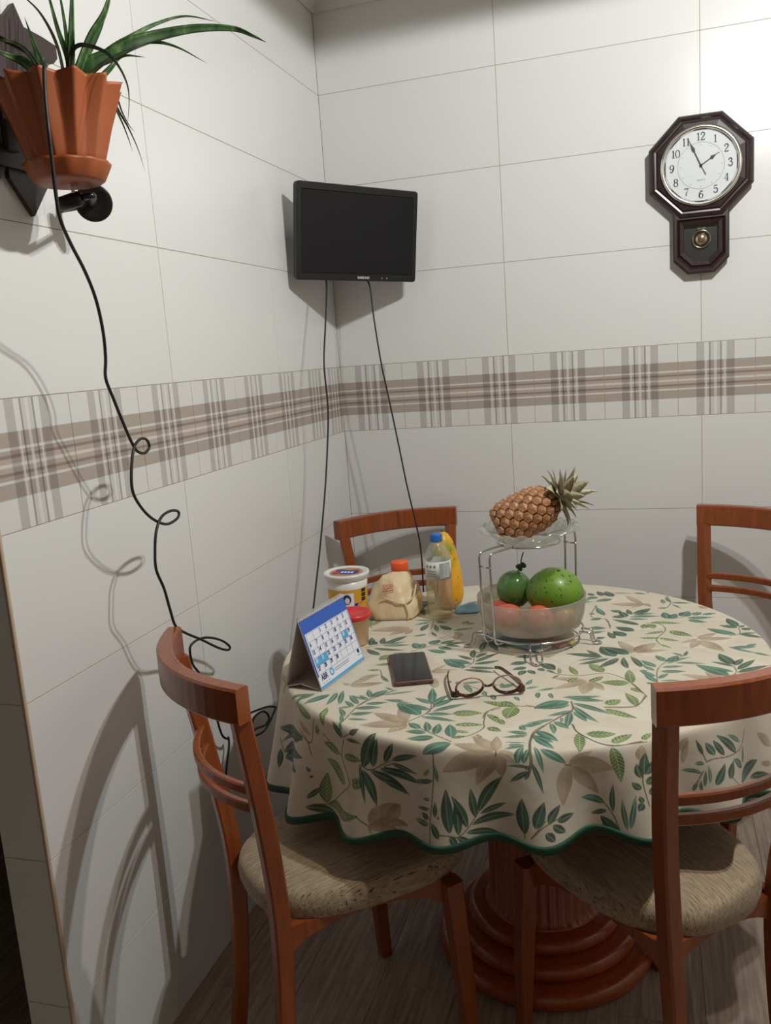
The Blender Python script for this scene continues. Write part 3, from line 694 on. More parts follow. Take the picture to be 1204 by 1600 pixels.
DIG = {'0': [oval(.33, .5, .26, .47)], '1': [bar(.33, .02, .33, .98, .15), bar(.14, .03, .52, .03, .05), stroke([(.14, .82), (.24, .86), (.33, .97)], K(.06))],
 '2': [stroke([(.10, .74), (.14, .90), (.32, .97), (.52, .88), (.55, .70), (.42, .48), (.22, .26), (.09, .08)], bulge), bar(.08, .06, .58, .06, .13), bar(.575, .05, .61, .22, .05), oval(.14, .74, .04, .045, .09, .09)],
 '3': [stroke([(.10, .80), (.18, .94), (.34, .97), (.50, .86), (.48, .66), (.26, .54)], bulge), stroke([(.26, .54), (.50, .48), (.58, .27), (.46, .06), (.24, .02), (.09, .16)], bulge), oval(.13, .79, .035, .04, .08, .08), oval(.12, .18, .035, .04, .08, .08)],
 '4': [bar(.44, .02, .44, .97, .14), bar(.05, .30, .62, .30, .06), stroke([(.44, .96), (.25, .64), (.06, .31)], K(.06)), bar(.28, .025, .60, .025, .05)],
 '5': [bar(.16, .93, .54, .93, .12), bar(.16, .96, .13, .50, .06), stroke([(.13, .52), (.30, .62), (.50, .54), (.57, .32), (.46, .08), (.24, .02), (.09, .15)], bulge), oval(.12, .17, .035, .04, .08, .08)],
 '6': [oval(.33, .31, .24, .28), stroke([(.52, .90), (.36, .94), (.18, .72), (.10, .40), (.12, .24)], bulge), oval(.50, .88, .035, .04, .08, .08)],
 '7': [bar(.08, .92, .58, .92, .13), bar(.085, .96, .075, .74, .05), stroke([(.57, .93), (.40, .55), (.30, .28), (.28, .02)], lambda t: .05+.10*t)],
 '8': [oval(.33, .74, .20, .23), oval(.33, .27, .25, .26)],
 '9': [oval(.33, .68, .24, .28), stroke([(.14, .10), (.30, .05), (.48, .26), (.56, .58), (.55, .74)], bulge), oval(.16, .12, .035, .04, .08, .08)]}
def serif_number(s, h):
    parts = []; w = .60*len(s) if '1' not in s else .60*len(s)-.06*s.count('1')
    x = -w/2
    for c in s:
        adv = .54 if c == '1' else .60
        for v, f in DIG[c]: parts.append(([((px+x+(adv-.66)/2)*h*.95, (py-.5)*h, pz) for px, py, pz in v], f))
        x += adv
    return join(*parts)
def clock():
    t = thing('wall_clock', 'dark wooden octagonal wall clock with white dial and brass pendulum window', 'clock', (1.2, 0, 1.930))
    def octo(ap, d): return [(ap/math.cos(PI/8)*math.cos(PI/8+k*PI/4), -d, ap/math.cos(PI/8)*math.sin(PI/8+k*PI/4)) for k in range(8)]
    def loft(rings, capstart=True, capend=False):
        n = len(rings[0]); V = [p for r in rings for p in r]; F = []
        for j in range(len(rings)-1):
            for i in range(n):
                q = (i+1) % n; F.append((j*n+i, j*n+q, (j+1)*n+q, (j+1)*n+i))
        if capstart: F.append(tuple(reversed(range(n))))
        if capend: F.append(tuple(range((len(rings)-1)*n, len(rings)*n)))
        return V, F
    cw = M['clockwood']
    obj('case', *loft([octo(.138, .0), octo(.138, .012), octo(.147, .020), octo(.147, .036), octo(.142, .043), octo(.136, .045), octo(.131, .041), octo(.126, .040), octo(.122, .046), octo(.100, .050), octo(.095, .040)], True, True), cw, t)
    R90 = Matrix.Rotation(PI/2, 4, 'X')
    def disc(r0, r1, y0, y1, n=64, prof=None):
        return xf(lathe(prof or [(r0, y0), (r1, y0), (r1, y1), (r0, y1)], n, closed=True), R90)
    obj('bezel', *disc(0, 0, 0, 0, 72, [(.101, .044), (.1035, .056), (.107, .0590), (.112, .0580), (.1155, .052), (.114, .046)]), M['bezel'], t, True)
    di = obj('dial', *xf(lathe([(0, .0475), (.103, .0475), (.103, .0482), (0, .0482)], 64), R90), M['dial'], t)
    y = -.0485
    for h in range(1, 13):
        a = PI/2-h*PI/6
        obj('numeral', *xf(serif_number(str(h), .0225), Matrix.Translation((.0815*math.cos(a), y, .0815*math.sin(a))) @ R90), M['ink'], di)
    ringp = [disc(.0650, .0658, .0482, .0487), disc(.0995, .1002, .0482, .0486)]
    for h in range(12):
        a = h*PI/6; ringp.append(xf(lathe([(0, .0482), (.0012, .0482), (.0012, .0488), (0, .0488)], 8), Matrix.Translation((.0585*math.cos(a), 0, .0585*math.sin(a))) @ R90))
    ringp.append(xf(text_mesh('QUARTZ', .0058, .0001), Matrix.Translation((0, y, -.041)) @ R90))
    obj('dial_print', *join(*ringp), M['greyink'], di)
    def hand(name, ang, L, wd, tail, yy):
        a = math.radians(ang); c, s = math.sin(a), math.cos(a)
        pts = [(-.0013, -tail), (.0013, -tail), (.0013, L*.50), (wd, L*.60), (wd*.5, L*.72), (.0009, L*.80), (.0003, L), (-.0003, L), (-.0009, L*.80), (-wd*.5, L*.72), (-wd, L*.60), (-.0013, L*.50)]
        V = []
        for d in (0, .0008):
            for px, pz in pts: V.append((px*s+pz*c, yy-d, -px*c+pz*s))
        # rotate so that angle is measured clockwise from 12
        V = []
        for d in (0, .0008):
            for px, pz in pts:
                V.append((px*math.cos(a)+pz*math.sin(a), yy-d, -px*math.sin(a)+pz*math.cos(a)))
        n = len(pts); F = [tuple(range(n-1, -1, -1)), tuple(range(n, 2*n))] + [(i, (i+1) % n, n+(i+1) % n, n+i) for i in range(n)]
        obj(name, V, F, M['ink'], t)
    hand('hour_hand', 58, .060, .0055, .004, -.0500)
    hand('minute_hand', -24, .084, .0045, .006, -.0510)
    hs = [(-.0009, -.030), (.0009, -.030), (.0006, .02), (-.0006, .02)]
    a = math.radians(-27)
    V = [(p*math.cos(a)+q*math.sin(a)-.0, -.0522-d, -p*math.sin(a)+q*math.cos(a)) for d in (0, .0006) for p, q in hs]
    obj('second_hand', V, [(3, 2, 1, 0), (4, 5, 6, 7)] + [(i, (i+1) % 4, 4+(i+1) % 4, 4+i) for i in range(4)], M['ink'], t)
    obj('hub', *xf(lathe([(0, .0485), (.0042, .0485), (.0036, .054), (0, .0545)], 16), R90), M['ink'], t, True)
    obj('glass', *xf(lathe([(0, .0552), (.1035, .0552), (.1035, .0558), (0, .0558)], 48), R90), M['pane'], t)
    # pendulum box
    def poly(w, zt, zb, cut, d): return [(-w, -d, zt), (-w, -d, zb+cut), (-w+cut, -d, zb), (w-cut, -d, zb), (w, -d, zb+cut), (w, -d, zt)]
    obj('pendulum_case', *loft([poly(.074, -.10, -.302, .040, 0), poly(.074, -.10, -.302, .040, .012), poly(.080, -.10, -.308, .041, .020), poly(.080, -.10, -.308, .041, .034), poly(.075, -.105, -.303, .039, .040),
        poly(.069, -.148, -.296, .037, .040), poly(.063, -.152, -.288, .035, .034), poly(.060, -.154, -.284, .034, .040), poly(.050, -.164, -.272, .030, .034), poly(.048, -.166, -.270, .029, .014)], True, True), cw, t)
    obj('back_plate', *loft([poly(.0475, -.167, -.2695, .029, .0142), poly(.0475, -.167, -.2695, .029, .0152)], True, True), M['black'], t)
    obj('box_glass', *loft([poly(.050, -.164, -.272, .030, .0330), poly(.050, -.164, -.272, .030, .0336)], True, True), M['pane'], t)
    pz = -.207; T = Matrix.Translation((.002, 0, pz))
    pd = obj('pendulum', *xf(lathe([(0, .018), (.004, .0185), (.012, .0205), (.0175, .0215), (.0195, .021), (.0195, .020), (.012, .018), (0, .0175)], 32), T @ R90), M['brass'], t, True)
    obj('bob', *xf(lathe([(.019*math.sin(q), .020+.009*math.cos(q)) for q in np.linspace(0.01, PI/2, 9)]+[(0, .020)], 32), T @ R90), M['brass'], pd, True)
    obj('ring', *xf(lathe([(.0255+.0018*math.cos(q), .024+.0018*math.sin(q)) for q in np.linspace(0, 2*PI, 8, endpoint=False)], 40, closed=True), T @ R90), M['brass'], pd, True)
    obj('rod', *join(sweep([(-.005, -.021, pz+.024), (-.005, -.021, -.172)], rect(.0022, .0015), upv=(0, 1, 0)), sweep([(.009, -.021, pz+.024), (.009, -.021, -.172)], rect(.0022, .0015), upv=(0, 1, 0)),
        sweep([(-.011, -.021, -.176), (.015, -.021, -.176)], rect(.0022, .004))), M['brass'], pd)
    return t
clock()

# ------------------------------------------------------------------ television in the corner (local: x right, -y to viewer, z up)
def tv():
    n = Vector((math.cos(math.radians(-37.9))*math.cos(math.radians(7.06)), math.sin(math.radians(-37.9))*math.cos(math.radians(7.06)), -math.sin(math.radians(7.06))))
    r = Vector((-math.sin(math.radians(-37.9)), math.cos(math.radians(-37.9)), 0)); u = n.cross(r)
    ro = math.radians(-1.5); r, u = r*math.cos(ro)+u*math.sin(ro), -r*math.sin(ro)+u*math.cos(ro)
    # keep the thing upright: its parts carry the tilt
    t = thing('wall_monitor', 'small black flat screen monitor mounted in the corner of the tiled walls', 'television', (.194, -.260, 1.819))
    R = Matrix((r, -n, u)).transposed().to_4x4()
    def P(vf): return xf(vf, R)
    W, Hh = .447, .280
    def rr(w, h, c, y, nn=5):
        pts = []
        for cx, cz, a0 in ((w/2-c, h/2-c, 0), (-w/2+c, h/2-c, PI/2), (-w/2+c, -h/2+c, PI), (w/2-c, -h/2+c, 1.5*PI)):
            for k in range(nn):
                a = a0+k*PI/2/(nn-1); pts.append((cx+c*math.cos(a), y, cz+c*math.sin(a)))
        return pts
    def bowed(pts): return [(x, y, z-(.006*(1-(x/(W/2))**2) if z < 0 else 0)) for x, y, z in pts]
    def loft(rings, c0=True, c1=True):
        m = len(rings[0]); V = [p for q in rings for p in q]; F = []
        for j in range(len(rings)-1):
            for i in range(m):
                q = (i+1) % m; F.append((j*m+i, j*m+q, (j+1)*m+q, (j+1)*m+i))
        if c0: F.append(tuple(reversed(range(m))))
        if c1: F.append(tuple(range((len(rings)-1)*m, len(rings)*m)))
        return V, F
    obj('housing', *P(loft([rr(W*.55, Hh*.6, .02, .052), rr(W*.62, Hh*.68, .02, .050), rr(W*.90, Hh*.92, .012, .028), bowed(rr(W-.004, Hh-.004, .010, .024)), bowed(rr(W, Hh, .010, .018)), bowed(rr(W, Hh, .010, .002)), bowed(rr(W-.005, Hh-.005, .009, -.001)),
        rr(W-.030, Hh-.040, .003, -.001), rr(W-.034, Hh-.044, .003, .002)])), M['black'], t)
    obj('screen', *P(loft([rr(W-.034, Hh-.044, .003, .0018), rr(W-.034, Hh-.044, .003, .0012)])), M['screen'], t)
    X = Matrix.Rotation(PI/2, 4, 'X')
    obj('logo', *P(xf(text_mesh('SAMSUNG', .0098, .0003, bold=.0003), Matrix.Translation((.016, -.0014, -.1305)) @ X)), M['silver'], t)
    obj('button_marks', *P(join(*[xf(lathe([(0, 0), (.0026, 0), (.0026, .0006), (0, .0006)], 10), Matrix.Translation((x, -.0011, -.1305)) @ X) for x in (.087, .106)])), M['greyink'], t)
    # bracket to the corner
    q = R.to_3x3() @ Vector((0, .052, 0))
    b = Vector((0.02, -.02, 1.845))-Vector((.194, -.260, 1.819))
    obj('bracket_arm', *sweep([tuple(q), tuple((q+b)/2), tuple(b)], rect(.03, .03, .003)), M['black'], t)
    obj('mount_plate', *P(xf(sweep([(0, .050, 0), (0, .060, 0)], rect(.1, .1, .005)), Matrix.Identity(4))), M['black'], t)
tv()
o = obj('tv_cable', *tube([(.090, -.318, 1.695), (.103, -.345, 1.662), (.114, -.415, 1.54), (.120, -.467, 1.429), (.122, -.470, 1.30), (.118, -.492, 1.183), (.116, -.540, 1.05), (.114, -.610, .90), (.112, -.690, .75), (.10, -.74, .60), (.08, -.78, .50)], .0026, 8), M['cord'], None, True)
tag(o, 'thin black cable hanging left of two under the corner monitor, down behind the desk calendar', 'cable', 'cables hanging from the corner monitor')
o = obj('tv_cable', *tube([(.180, -.188, 1.69), (.195, -.195, 1.662), (.206, -.212, 1.56), (.222, -.22, 1.42), (.234, -.22, 1.34), (.258, -.22, 1.18), (.282, -.225, 1.02), (.305, -.232, .90), (.318, -.24, .82), (.322, -.25, .72), (.32, -.26, .52)], .0026, 8), M['cord'], None, True)
tag(o, 'thin black cable hanging right of two under the corner monitor, crossing the chair backrest', 'cable', 'cables hanging from the corner monitor')

# ------------------------------------------------------------------ plant bracket on the left wall
sl = thing('plant_bracket', 'dark wooden slat bracket with pointed upright, fixed to the wall behind the terracotta pot', 'plant stand', (0, -1.55, 1.73))
def slatpoly(name, pts, x0, x1):
    n = len(pts); V = [(x, y+1.55, z-1.73) for x in (x0, x1) for y, z in pts]
    F = [tuple(reversed(range(n))), tuple(range(n, 2*n))] + [(i, (i+1) % n, n+(i+1) % n, n+i) for i in range(n)]
    obj(name, V, F, M['slat'], sl)
slatpoly('upright', [(-1.549, 1.728), (-1.497, 1.790), (-1.497, 2.030), (-1.529, 2.083), (-1.592, 2.020), (-1.601, 1.785)], .002, .010)
slatpoly('crosspiece', [(-1.72, 2.018), (-1.450, 2.006), (-1.437, 2.018), (-1.437, 2.040), (-1.475, 2.044), (-1.72, 2.052)], .010, .019)
slatpoly('crosspiece', [(-1.72, 1.945), (-1.437, 1.945), (-1.432, 1.990), (-1.50, 1.992), (-1.72, 1.980)], .010, .019)
slatpoly('crosspiece', [(-1.70, 1.80), (-1.46, 1.80), (-1.455, 1.836), (-1.70, 1.836)], .010, .019)
slatpoly('upright', [(-1.640, 1.76), (-1.606, 1.80), (-1.606, 2.06), (-1.640, 2.10), (-1.676, 2.06), (-1.676, 1.80)], .002, .010)
box('pot_hook', (.024, -.052, .12), (.010, .03, .05), M['slat'], sl)

pot = thing('potted_plant', 'ribbed terracotta pot with saucer holding a plant of long arching green blades', 'plant', (.128, -1.602, 1.760))
def ribs(r, z, a, j):
    f = abs((a*12/(2*PI)+.3) % 1*2-1)**1.25; k = max(0, min(1, (z-.01)/.14))
    return r*(1+(f-.55)*.19*(.30+.70*k)), z+(.004*(f-.5) if z > .135 else 0)
obj('pot', *lathe([(.045, .010), (.056, .012), (.063, .04), (.077, .09), (.0960, .147), (.0985, .151), (.0945, .150), (.074, .09), (.058, .03), (0.0, .028)], 192, fn=ribs), M['terracotta'], pot, True)
obj('saucer', *lathe([(0, .0), (.052, .0), (.058, .004), (.068, .026), (.0695, .030), (.0665, .0305), (.057, .010), (0, .008)], 96, fn=lambda r, z, a, j: (r*(1+.02*math.sin(a*12)) if z > .02 else r, z)), M['terracotta'], pot, True)
obj('soil', *lathe([(0, .118), (.058, .118), (.062, .124), (0, .130)], 32), M['soil'], pot, True)
LV = [(0.0127,[(0.138,-1.579,1.921),(0.14,-1.566,1.987),(0.142,-1.552,2.056),(0.144,-1.536,2.139)]),(0.0095,[(0.134,-1.58,1.923),(0.135,-1.573,1.958),(0.119,-1.568,2.011),(0.106,-1.562,2.064),(0.091,-1.556,2.122)]),(0.0053,[(0.142,-1.6,1.917),(0.138,-1.602,1.971),(0.123,-1.609,2.015),(0.107,-1.62,2.039),(0.084,-1.624,2.056)]),(0.0074,[(0.13,-1.57,1.927),(0.12,-1.548,2.002),(0.105,-1.529,2.071),(0.096,-1.522,2.124)]),(0.0127,[(0.15,-1.586,1.919),(0.175,-1.566,1.985),(0.198,-1.551,2.025),(0.209,-1.542,2.058),(0.212,-1.522,2.103)]),(0.0085,[(0.138,-1.557,1.929),(0.147,-1.535,1.972),(0.169,-1.519,2.018),(0.181,-1.509,2.054)]),(0.0212,[(0.14,-1.579,1.921),(0.168,-1.565,1.949),(0.195,-1.542,1.966),(0.224,-1.519,1.986),(0.259,-1.482,2.005),(0.309,-1.443,2.019),(0.359,-1.405,2.022),(0.392,-1.398,2.007),(0.415,-1.393,1.994)]),(0.0095,[(0.14,-1.567,1.926),(0.176,-1.524,1.978),(0.209,-1.498,2.004),(0.243,-1.461,2.032),(0.281,-1.425,2.049),(0.327,-1.401,2.04)]),(0.0064,[(0.171,-1.592,1.913),(0.205,-1.575,1.944),(0.238,-1.55,1.964),(0.271,-1.526,1.979),(0.319,-1.498,1.992)]),(0.0095,[(0.147,-1.565,1.925),(0.177,-1.537,1.964),(0.212,-1.5,1.992),(0.247,-1.477,1.997),(0.279,-1.458,1.988),(0.32,-1.439,1.962)]),(0.0095,[(0.174,-1.581,1.905),(0.206,-1.566,1.936),(0.221,-1.546,1.959),(0.252,-1.526,1.958)]),(0.0064,[(0.149,-1.598,1.917),(0.166,-1.607,1.953),(0.182,-1.611,1.962),(0.205,-1.615,1.957),(0.235,-1.619,1.942),(0.26,-1.627,1.917),(0.273,-1.628,1.888),(0.276,-1.632,1.861),(0.273,-1.641,1.821)]),(0.0042,[(0.139,-1.547,1.919),(0.166,-1.526,1.927),(0.179,-1.514,1.913),(0.19,-1.517,1.883),(0.201,-1.518,1.86),(0.211,-1.517,1.847)]),(0.0042,[(0.145,-1.545,1.921),(0.169,-1.527,1.92),(0.188,-1.518,1.878),(0.201,-1.519,1.853),(0.215,-1.521,1.818),(0.226,-1.525,1.78)]),(0.0042,[(0.141,-1.546,1.921),(0.172,-1.528,1.909),(0.193,-1.529,1.868),(0.205,-1.532,1.836),(0.212,-1.534,1.812)]),(0.0148,[(0.115,-1.607,1.923),(0.106,-1.605,1.948),(0.096,-1.603,1.978),(0.081,-1.599,2.025)]),(0.0085,[(0.118,-1.618,1.92),(0.1,-1.626,1.96),(0.085,-1.639,1.974),(0.071,-1.654,1.976),(0.042,-1.663,1.979)]),(0.0191,[(0.113,-1.608,1.921),(0.085,-1.614,1.950),(0.062,-1.623,1.962),(0.050,-1.668,1.966)])]
def blade(wd, pts, mat):
    O = Vector((.128, -1.602, 1.760)); P = [tuple(Vector(p)-O) for p in pts]
    # root the blade in the soil
    P = [(P[0][0]*.6, P[0][1]*.6, .124)] + P
    path = smooth_path(P, 6); n = len(path)
    sc = [(1.15-.35*(i/(n-1)))*(1 if i/(n-1) < .45 else max(.04, (1-((i/(n-1))-.45)/.55)**.75)) for i in range(n)]
    h = wd/2
    sec = [(-h, .22*h), (-h*.5, -.10*h), (0, -.30*h), (h*.5, -.10*h), (h, .22*h), (h*.5, .06*h), (0, -.08*h), (-h*.5, .06*h)]
    cd = Vector((.8, -1.2, -.4))
    return sweep(path, sec, upv=tuple(cd), scale=sc)
for i, (wd, pts) in enumerate(LV):
    obj('leaf', *blade(wd, pts, None), M['leafdark'] if i in (2, 8, 11, 12, 13, 14, 16) else M['leaf'], pot, True)

# ------------------------------------------------------------------ small wall camera under the pot
wc = thing('wall_camera', 'small black wall camera on a jointed arm with round base plate, under the plant pot', 'camera', (0, -1.52, 1.74))
def axis_lathe(prof, p, d, n=40):
    d = Vector(d).normalized(); q = d.to_track_quat('Z', 'Y'); return xf(lathe(prof, n), Matrix.Translation(p) @ q.to_matrix().to_4x4())
dn = (.58, -.78, -.20); dv = Vector(dn).normalized()
c0 = Vector((.085, .042, .012))
obj('base_plate', *axis_lathe([(0, -.006), (.026, -.006), (.0325, -.001), (.0330, .003), (.0310, .0045), (.022, .0015), (.010, .0005), (0, .0005)], tuple(c0), dn), M['black'], wc, True)
obj('wall_stem', *tube([tuple(c0-dv*.005), (.05, .05, .014), (.0, .055, .014)], .009, 12), M['black'], wc, True)
h0 = Vector((.088, -.060, -.006)); h1 = Vector((.128, -.052, .003))
obj('neck', *tube([tuple(c0), tuple(c0+dv*.022+Vector((-.004, 0, 0))), tuple(h1+Vector((.014, .010, .002))), tuple(h1)], .0058, 12), M['black'], wc, True)
hd = obj('camera_head', *axis_lathe([(0, -.024), (.0105, -.023), (.0125, -.019), (.0125, .014), (.009, .020), (0, .021)], tuple((h0+h1)/2), tuple(h1-h0), 28), M['black'], wc, True)
obj('lens', *axis_lathe([(0, -.0250), (.007, -.0250), (.0075, -.0235), (0, -.023)], tuple((h0+h1)/2), tuple(h1-h0), 20), M['screen'], hd, True)
box('tag', (.118, -.062, .014), (.006, .002, .012), M['paint'], wc, .0004)

# ------------------------------------------------------------------ long black cord
CP = [(0.118,-1.600,1.893),(0.150,-1.66,1.926),(0.196,-1.722,1.905),(0.205,-1.740,1.871),(0.210,-1.751,1.830),(0.215,-1.759,1.797),(0.210,-1.754,1.750),(0.205,-1.748,1.706),(0.200,-1.738,1.676),(0.185,-1.701,1.649),(0.170,-1.651,1.610),(0.150,-1.602,1.568),(0.135,-1.572,1.516),(0.125,-1.560,1.472),(0.120,-1.560,1.438),(0.118,-1.543,1.403),(0.115,-1.517,1.355),(0.112,-1.492,1.314),(0.108,-1.470,1.295),(0.105,-1.442,1.289),(0.105,-1.424,1.299),(0.108,-1.437,1.315),(0.112,-1.467,1.317),(0.118,-1.499,1.301),(0.120,-1.518,1.259),(0.120,-1.520,1.223),(0.118,-1.494,1.188),(0.115,-1.455,1.159),(0.110,-1.403,1.139),(0.108,-1.357,1.142),(0.108,-1.351,1.155),(0.112,-1.387,1.163),(0.118,-1.432,1.159),(0.120,-1.459,1.136),(0.120,-1.471,1.101),(0.120,-1.475,1.063),(0.115,-1.448,1.017),(0.110,-1.427,0.964),(0.100,-1.399,0.923),(0.086,-1.345,0.890),(0.072,-1.258,0.844),(0.062,-1.168,0.792),(0.060,-1.119,0.769),(0.060,-1.110,0.775),(0.058,-1.142,0.801),(0.054,-1.191,0.825),(0.048,-1.226,0.833),(0.042,-1.253,0.828),(0.040,-1.258,0.811),(0.036,-1.245,0.778),(0.032,-1.214,0.743),(0.030,-1.168,0.668),(0.028,-1.150,0.595),(0.026,-1.132,0.551),(0.024,-1.106,0.530),(0.020,-1.093,0.527),(0.022,-1.098,0.508),(0.022,-1.116,0.474),(0.022,-1.131,0.439),(0.022,-1.150,0.371),(0.02,-1.15,0.25)]
o = obj('black_cord', *tube(CP, .0029, 8, sub=5), M['cord'], None, True)
tag(o, 'long black cord looping down the left wall from the plant pot to behind the chair', 'cable')
o = obj('coiled_cord', *tube([(.05,-1.028,.515),(.05,-1.006,.542),(.05,-.960,.540),(.05,-.931,.524),(.05,-.919,.504),(.05,-.946,.496),(.05,-1.002,.510),(.046,-1.03,.50),(.04,-1.00,.488),(.04,-.94,.474),(.04,-.90,.482),(.04,-.86,.500),(.035,-.84,.50),(.03,-.87,.515),(.03,-.92,.530),(.02,-.97,.538),(.012,-1.0,.54)], .0029, 8), M['cord'], None, True)
tag(o, 'coil of black cord against the left wall beside the tablecloth edge', 'cable')
sk = box('wall_socket', (.0045, -1.0, .54), (.008, .075, .115), M['paint'], None, .003)
tag(sk, 'white wall socket behind the chair where the coiled cord ends', 'socket')
# ------------------------------------------------------------------ things on the table
ZC = ZT + .0006
def frame(c, rz=0, z=ZC): return (c[0], c[1], z), rz
# desk calendar: ridge runs along local y, printed face looks to local +x
cal = thing('desk_calendar', 'tent-shaped desk calendar with blue header and white month grid at the table edge', 'calendar', (.348, -1.210, ZC), math.radians(-9.0))
M['card'] = plain('grey_card', srgb(196, 184, 176), 0.8)
M['page'] = plain('white_page', (0.78, 0.80, 0.86), 0.6, var=.01)
M['blue'] = plain('blue_print', srgb(56, 98, 190), 0.6, var=.02)
M['cyan'] = plain('light_blue_print', srgb(88, 170, 220), 0.6, var=.02)
M['navy'] = plain('navy_print', srgb(40, 44, 110), 0.6, var=.02)
CL, CHt, CD = .196, .152, .046
ln = math.hypot(CD, CHt)
ex = Vector((CD, 0, -CHt)).normalized()            # down the front face
nx = Vector((CHt, 0, CD)).normalized()             # out of the front face
FM = Matrix((Vector((0, 1, 0)), -ex, nx)).transposed().to_4x4(); FM.translation = Vector((0, 0, CHt))  # u = +y, v = up the face
def face(vf): return xf(vf, FM)
def plate(u0, u1, v0, v1, z0, z1):
    V = [(u, v, z) for z in (z0, z1) for u, v in ((u0, v0), (u1, v0), (u1, v1), (u0, v1))]
    return V, [(3, 2, 1, 0), (4, 5, 6, 7), (0, 1, 5, 4), (1, 2, 6, 5), (2, 3, 7, 6), (3, 0, 4, 7)]
h = CL/2
fr = obj('front_panel', *face(plate(-h, h, -ln, 0, -.0012, 0)), M['card'], cal)
bx = Vector((-CD, 0, -CHt)).normalized(); bn = Vector((-CHt, 0, CD)).normalized()
BM = Matrix((Vector((0, -1, 0)), -bx, bn)).transposed().to_4x4(); BM.translation = Vector((0, 0, CHt))
obj('back_panel', *xf(plate(-h, h, -ln, 0, -.0012, 0), BM), M['card'], cal)
V = [(-CD, s*h, 0.0002) for s in (-1, 1)] + [(-.006, s*h, .010) for s in (-1, 1)] + [(CD, s*h, .0002) for s in (-1, 1)]
V += [(x, y, z+.001) for x, y, z in V]
obj('base_panel', V, [(0, 1, 3, 2), (2, 3, 5, 4), (6, 8, 9, 7), (8, 10, 11, 9), (0, 2, 8, 6), (2, 4, 10, 8), (1, 7, 9, 3), (3, 9, 11, 5), (0, 6, 7, 1), (4, 5, 11, 10)], M['card'], cal)
pg = obj('page', *face(plate(-h+.001, h-.001, -ln+.003, -.004, .0004, .0012)), M['page'], cal)
obj('blue_header', *face(join(plate(-h+.001, h-.001, -.034, -.004, .0012, .0014), plate(-h+.001, -h+.006, -ln+.030, -.034, .0012, .0014))), M['blue'], pg)
obj('blue_footer', *face(join(plate(-h+.001, h-.001, -ln+.003, -ln+.009, .0012, .0014), plate(h-.0035, h-.001, -ln+.009, -.034, .0012, .0014))), M['cyan'], pg)
gu0, gu1, gv0, gv1 = -h+.010, h-.006, -.036, -.126
cw, chh = (gu1-gu0)/7, (gv0-gv1)/5
grid = []
for i in range(8): grid.append(plate(gu0+cw*i-.0003, gu0+cw*i+.0003, gv1, gv0, .0013, .00145))
for j in range(6): grid.append(plate(gu0, gu1, gv0-chh*j-.0003, gv0-chh*j+.0003, .0013, .00145))
obj('grid_lines', *face(join(*grid)), M['blue'], pg)
hl, dg = [], []
for d in range(1, 31):
    k = d+1; i, j = k % 7, k//7
    u, v = gu0+cw*(i+.20), gv0-chh*(j+.28)
    if d in (18, 20, 21): hl.append(plate(gu0+cw*i+.0004, gu0+cw*(i+1)-.0004, gv0-chh*(j+1)+.0004, gv0-chh*j-.0004, .0012, .00140))
    dg.append((d, xf(text_mesh(str(d), .0125, .0001, 'LEFT', sx=.75, bold=.0004), Matrix.Translation((u-.003, v-.001, .0016)))))
for q in hl: obj('holiday_cell', *face(q), M['cyan'], pg)
for d, q in dg: obj('day_number', *face(q), M['page'] if d in (18, 20, 21) else M['navy'], pg)
bits = [xf(text_mesh('ABR', .0175, .0001, 'LEFT', sx=.8, bold=.0005), Matrix.Translation((-h+.012, -.1345, .0015)))]
bits += [plate(-h+.012+.012*i, -h+.019+.012*i, -.1465, -.1455, .0013, .0015) for i in range(3)]
bits += [plate(-.030, .035, -.1335-.0045*i, -.1325-.0045*i, .0013, .0015) for i in range(2)]
bits += [xf(lathe([(0, .0013), (.0048, .0013), (.0048, .0016), (0, .0016)], 16), Matrix.Translation((h-.016, -.131, 0))), plate(h-.024, h-.008, -.1405, -.1395, .0013, .0015)]
obj('month_name', *face(bits[0]), M['navy'], pg)
tag(obj('small_print', *face(join(*bits[1:])), M['navy'], pg), kind='stuff')
obj('emblem', *face(xf(lathe([(.0045, .0013), (.0085, .0013), (.0085, .0016), (.0045, .0016)], 20, closed=True), Matrix.Translation((-.042, -.1345, 0)))), M['cyan'], pg)
M['wire'] = plain('white_wire', (0.75, 0.77, 0.8), 0.35)
cs = []
for k in range(26):
    y = -h+.006+k*(CL-.012)/25
    cs.append(sweep([(.0055*math.cos(a), y+.0012*math.sin(a*.5), CHt-.001+.0055*math.sin(a)) for a in np.linspace(-.9, PI+.9, 10)], circ(.0008, 5), twist=True))
obj('wire_spiral', *join(*cs), M['wire'], cal, True)

# phone
ph = thing('smartphone', 'black smartphone in a brown case lying face up on the tablecloth', 'phone', (.533, -1.176, ZC), math.radians(20.5))
M['case'] = plain('brown_case', srgb(96, 66, 56), 0.45)
M['phoneglass'] = plain('dark_phone_glass', (0.022, 0.024, 0.024), 0.09, var=.02)
box('case', (0, 0, .0052), (.084, .176, .0104), M['case'], ph, .004, 3)
box('screen', (0, .0005, .0107), (.077, .168, .0012), M['phoneglass'], ph, .0005)
box('port', (.0, -.0878, .0052), (.012, .002, .003), M['black'], ph, .0005)
for y in (.02, -.005): box('side_button', (-.0424, y+.03, .0055), (.0014, .020, .003), M['case'], ph, .0005)

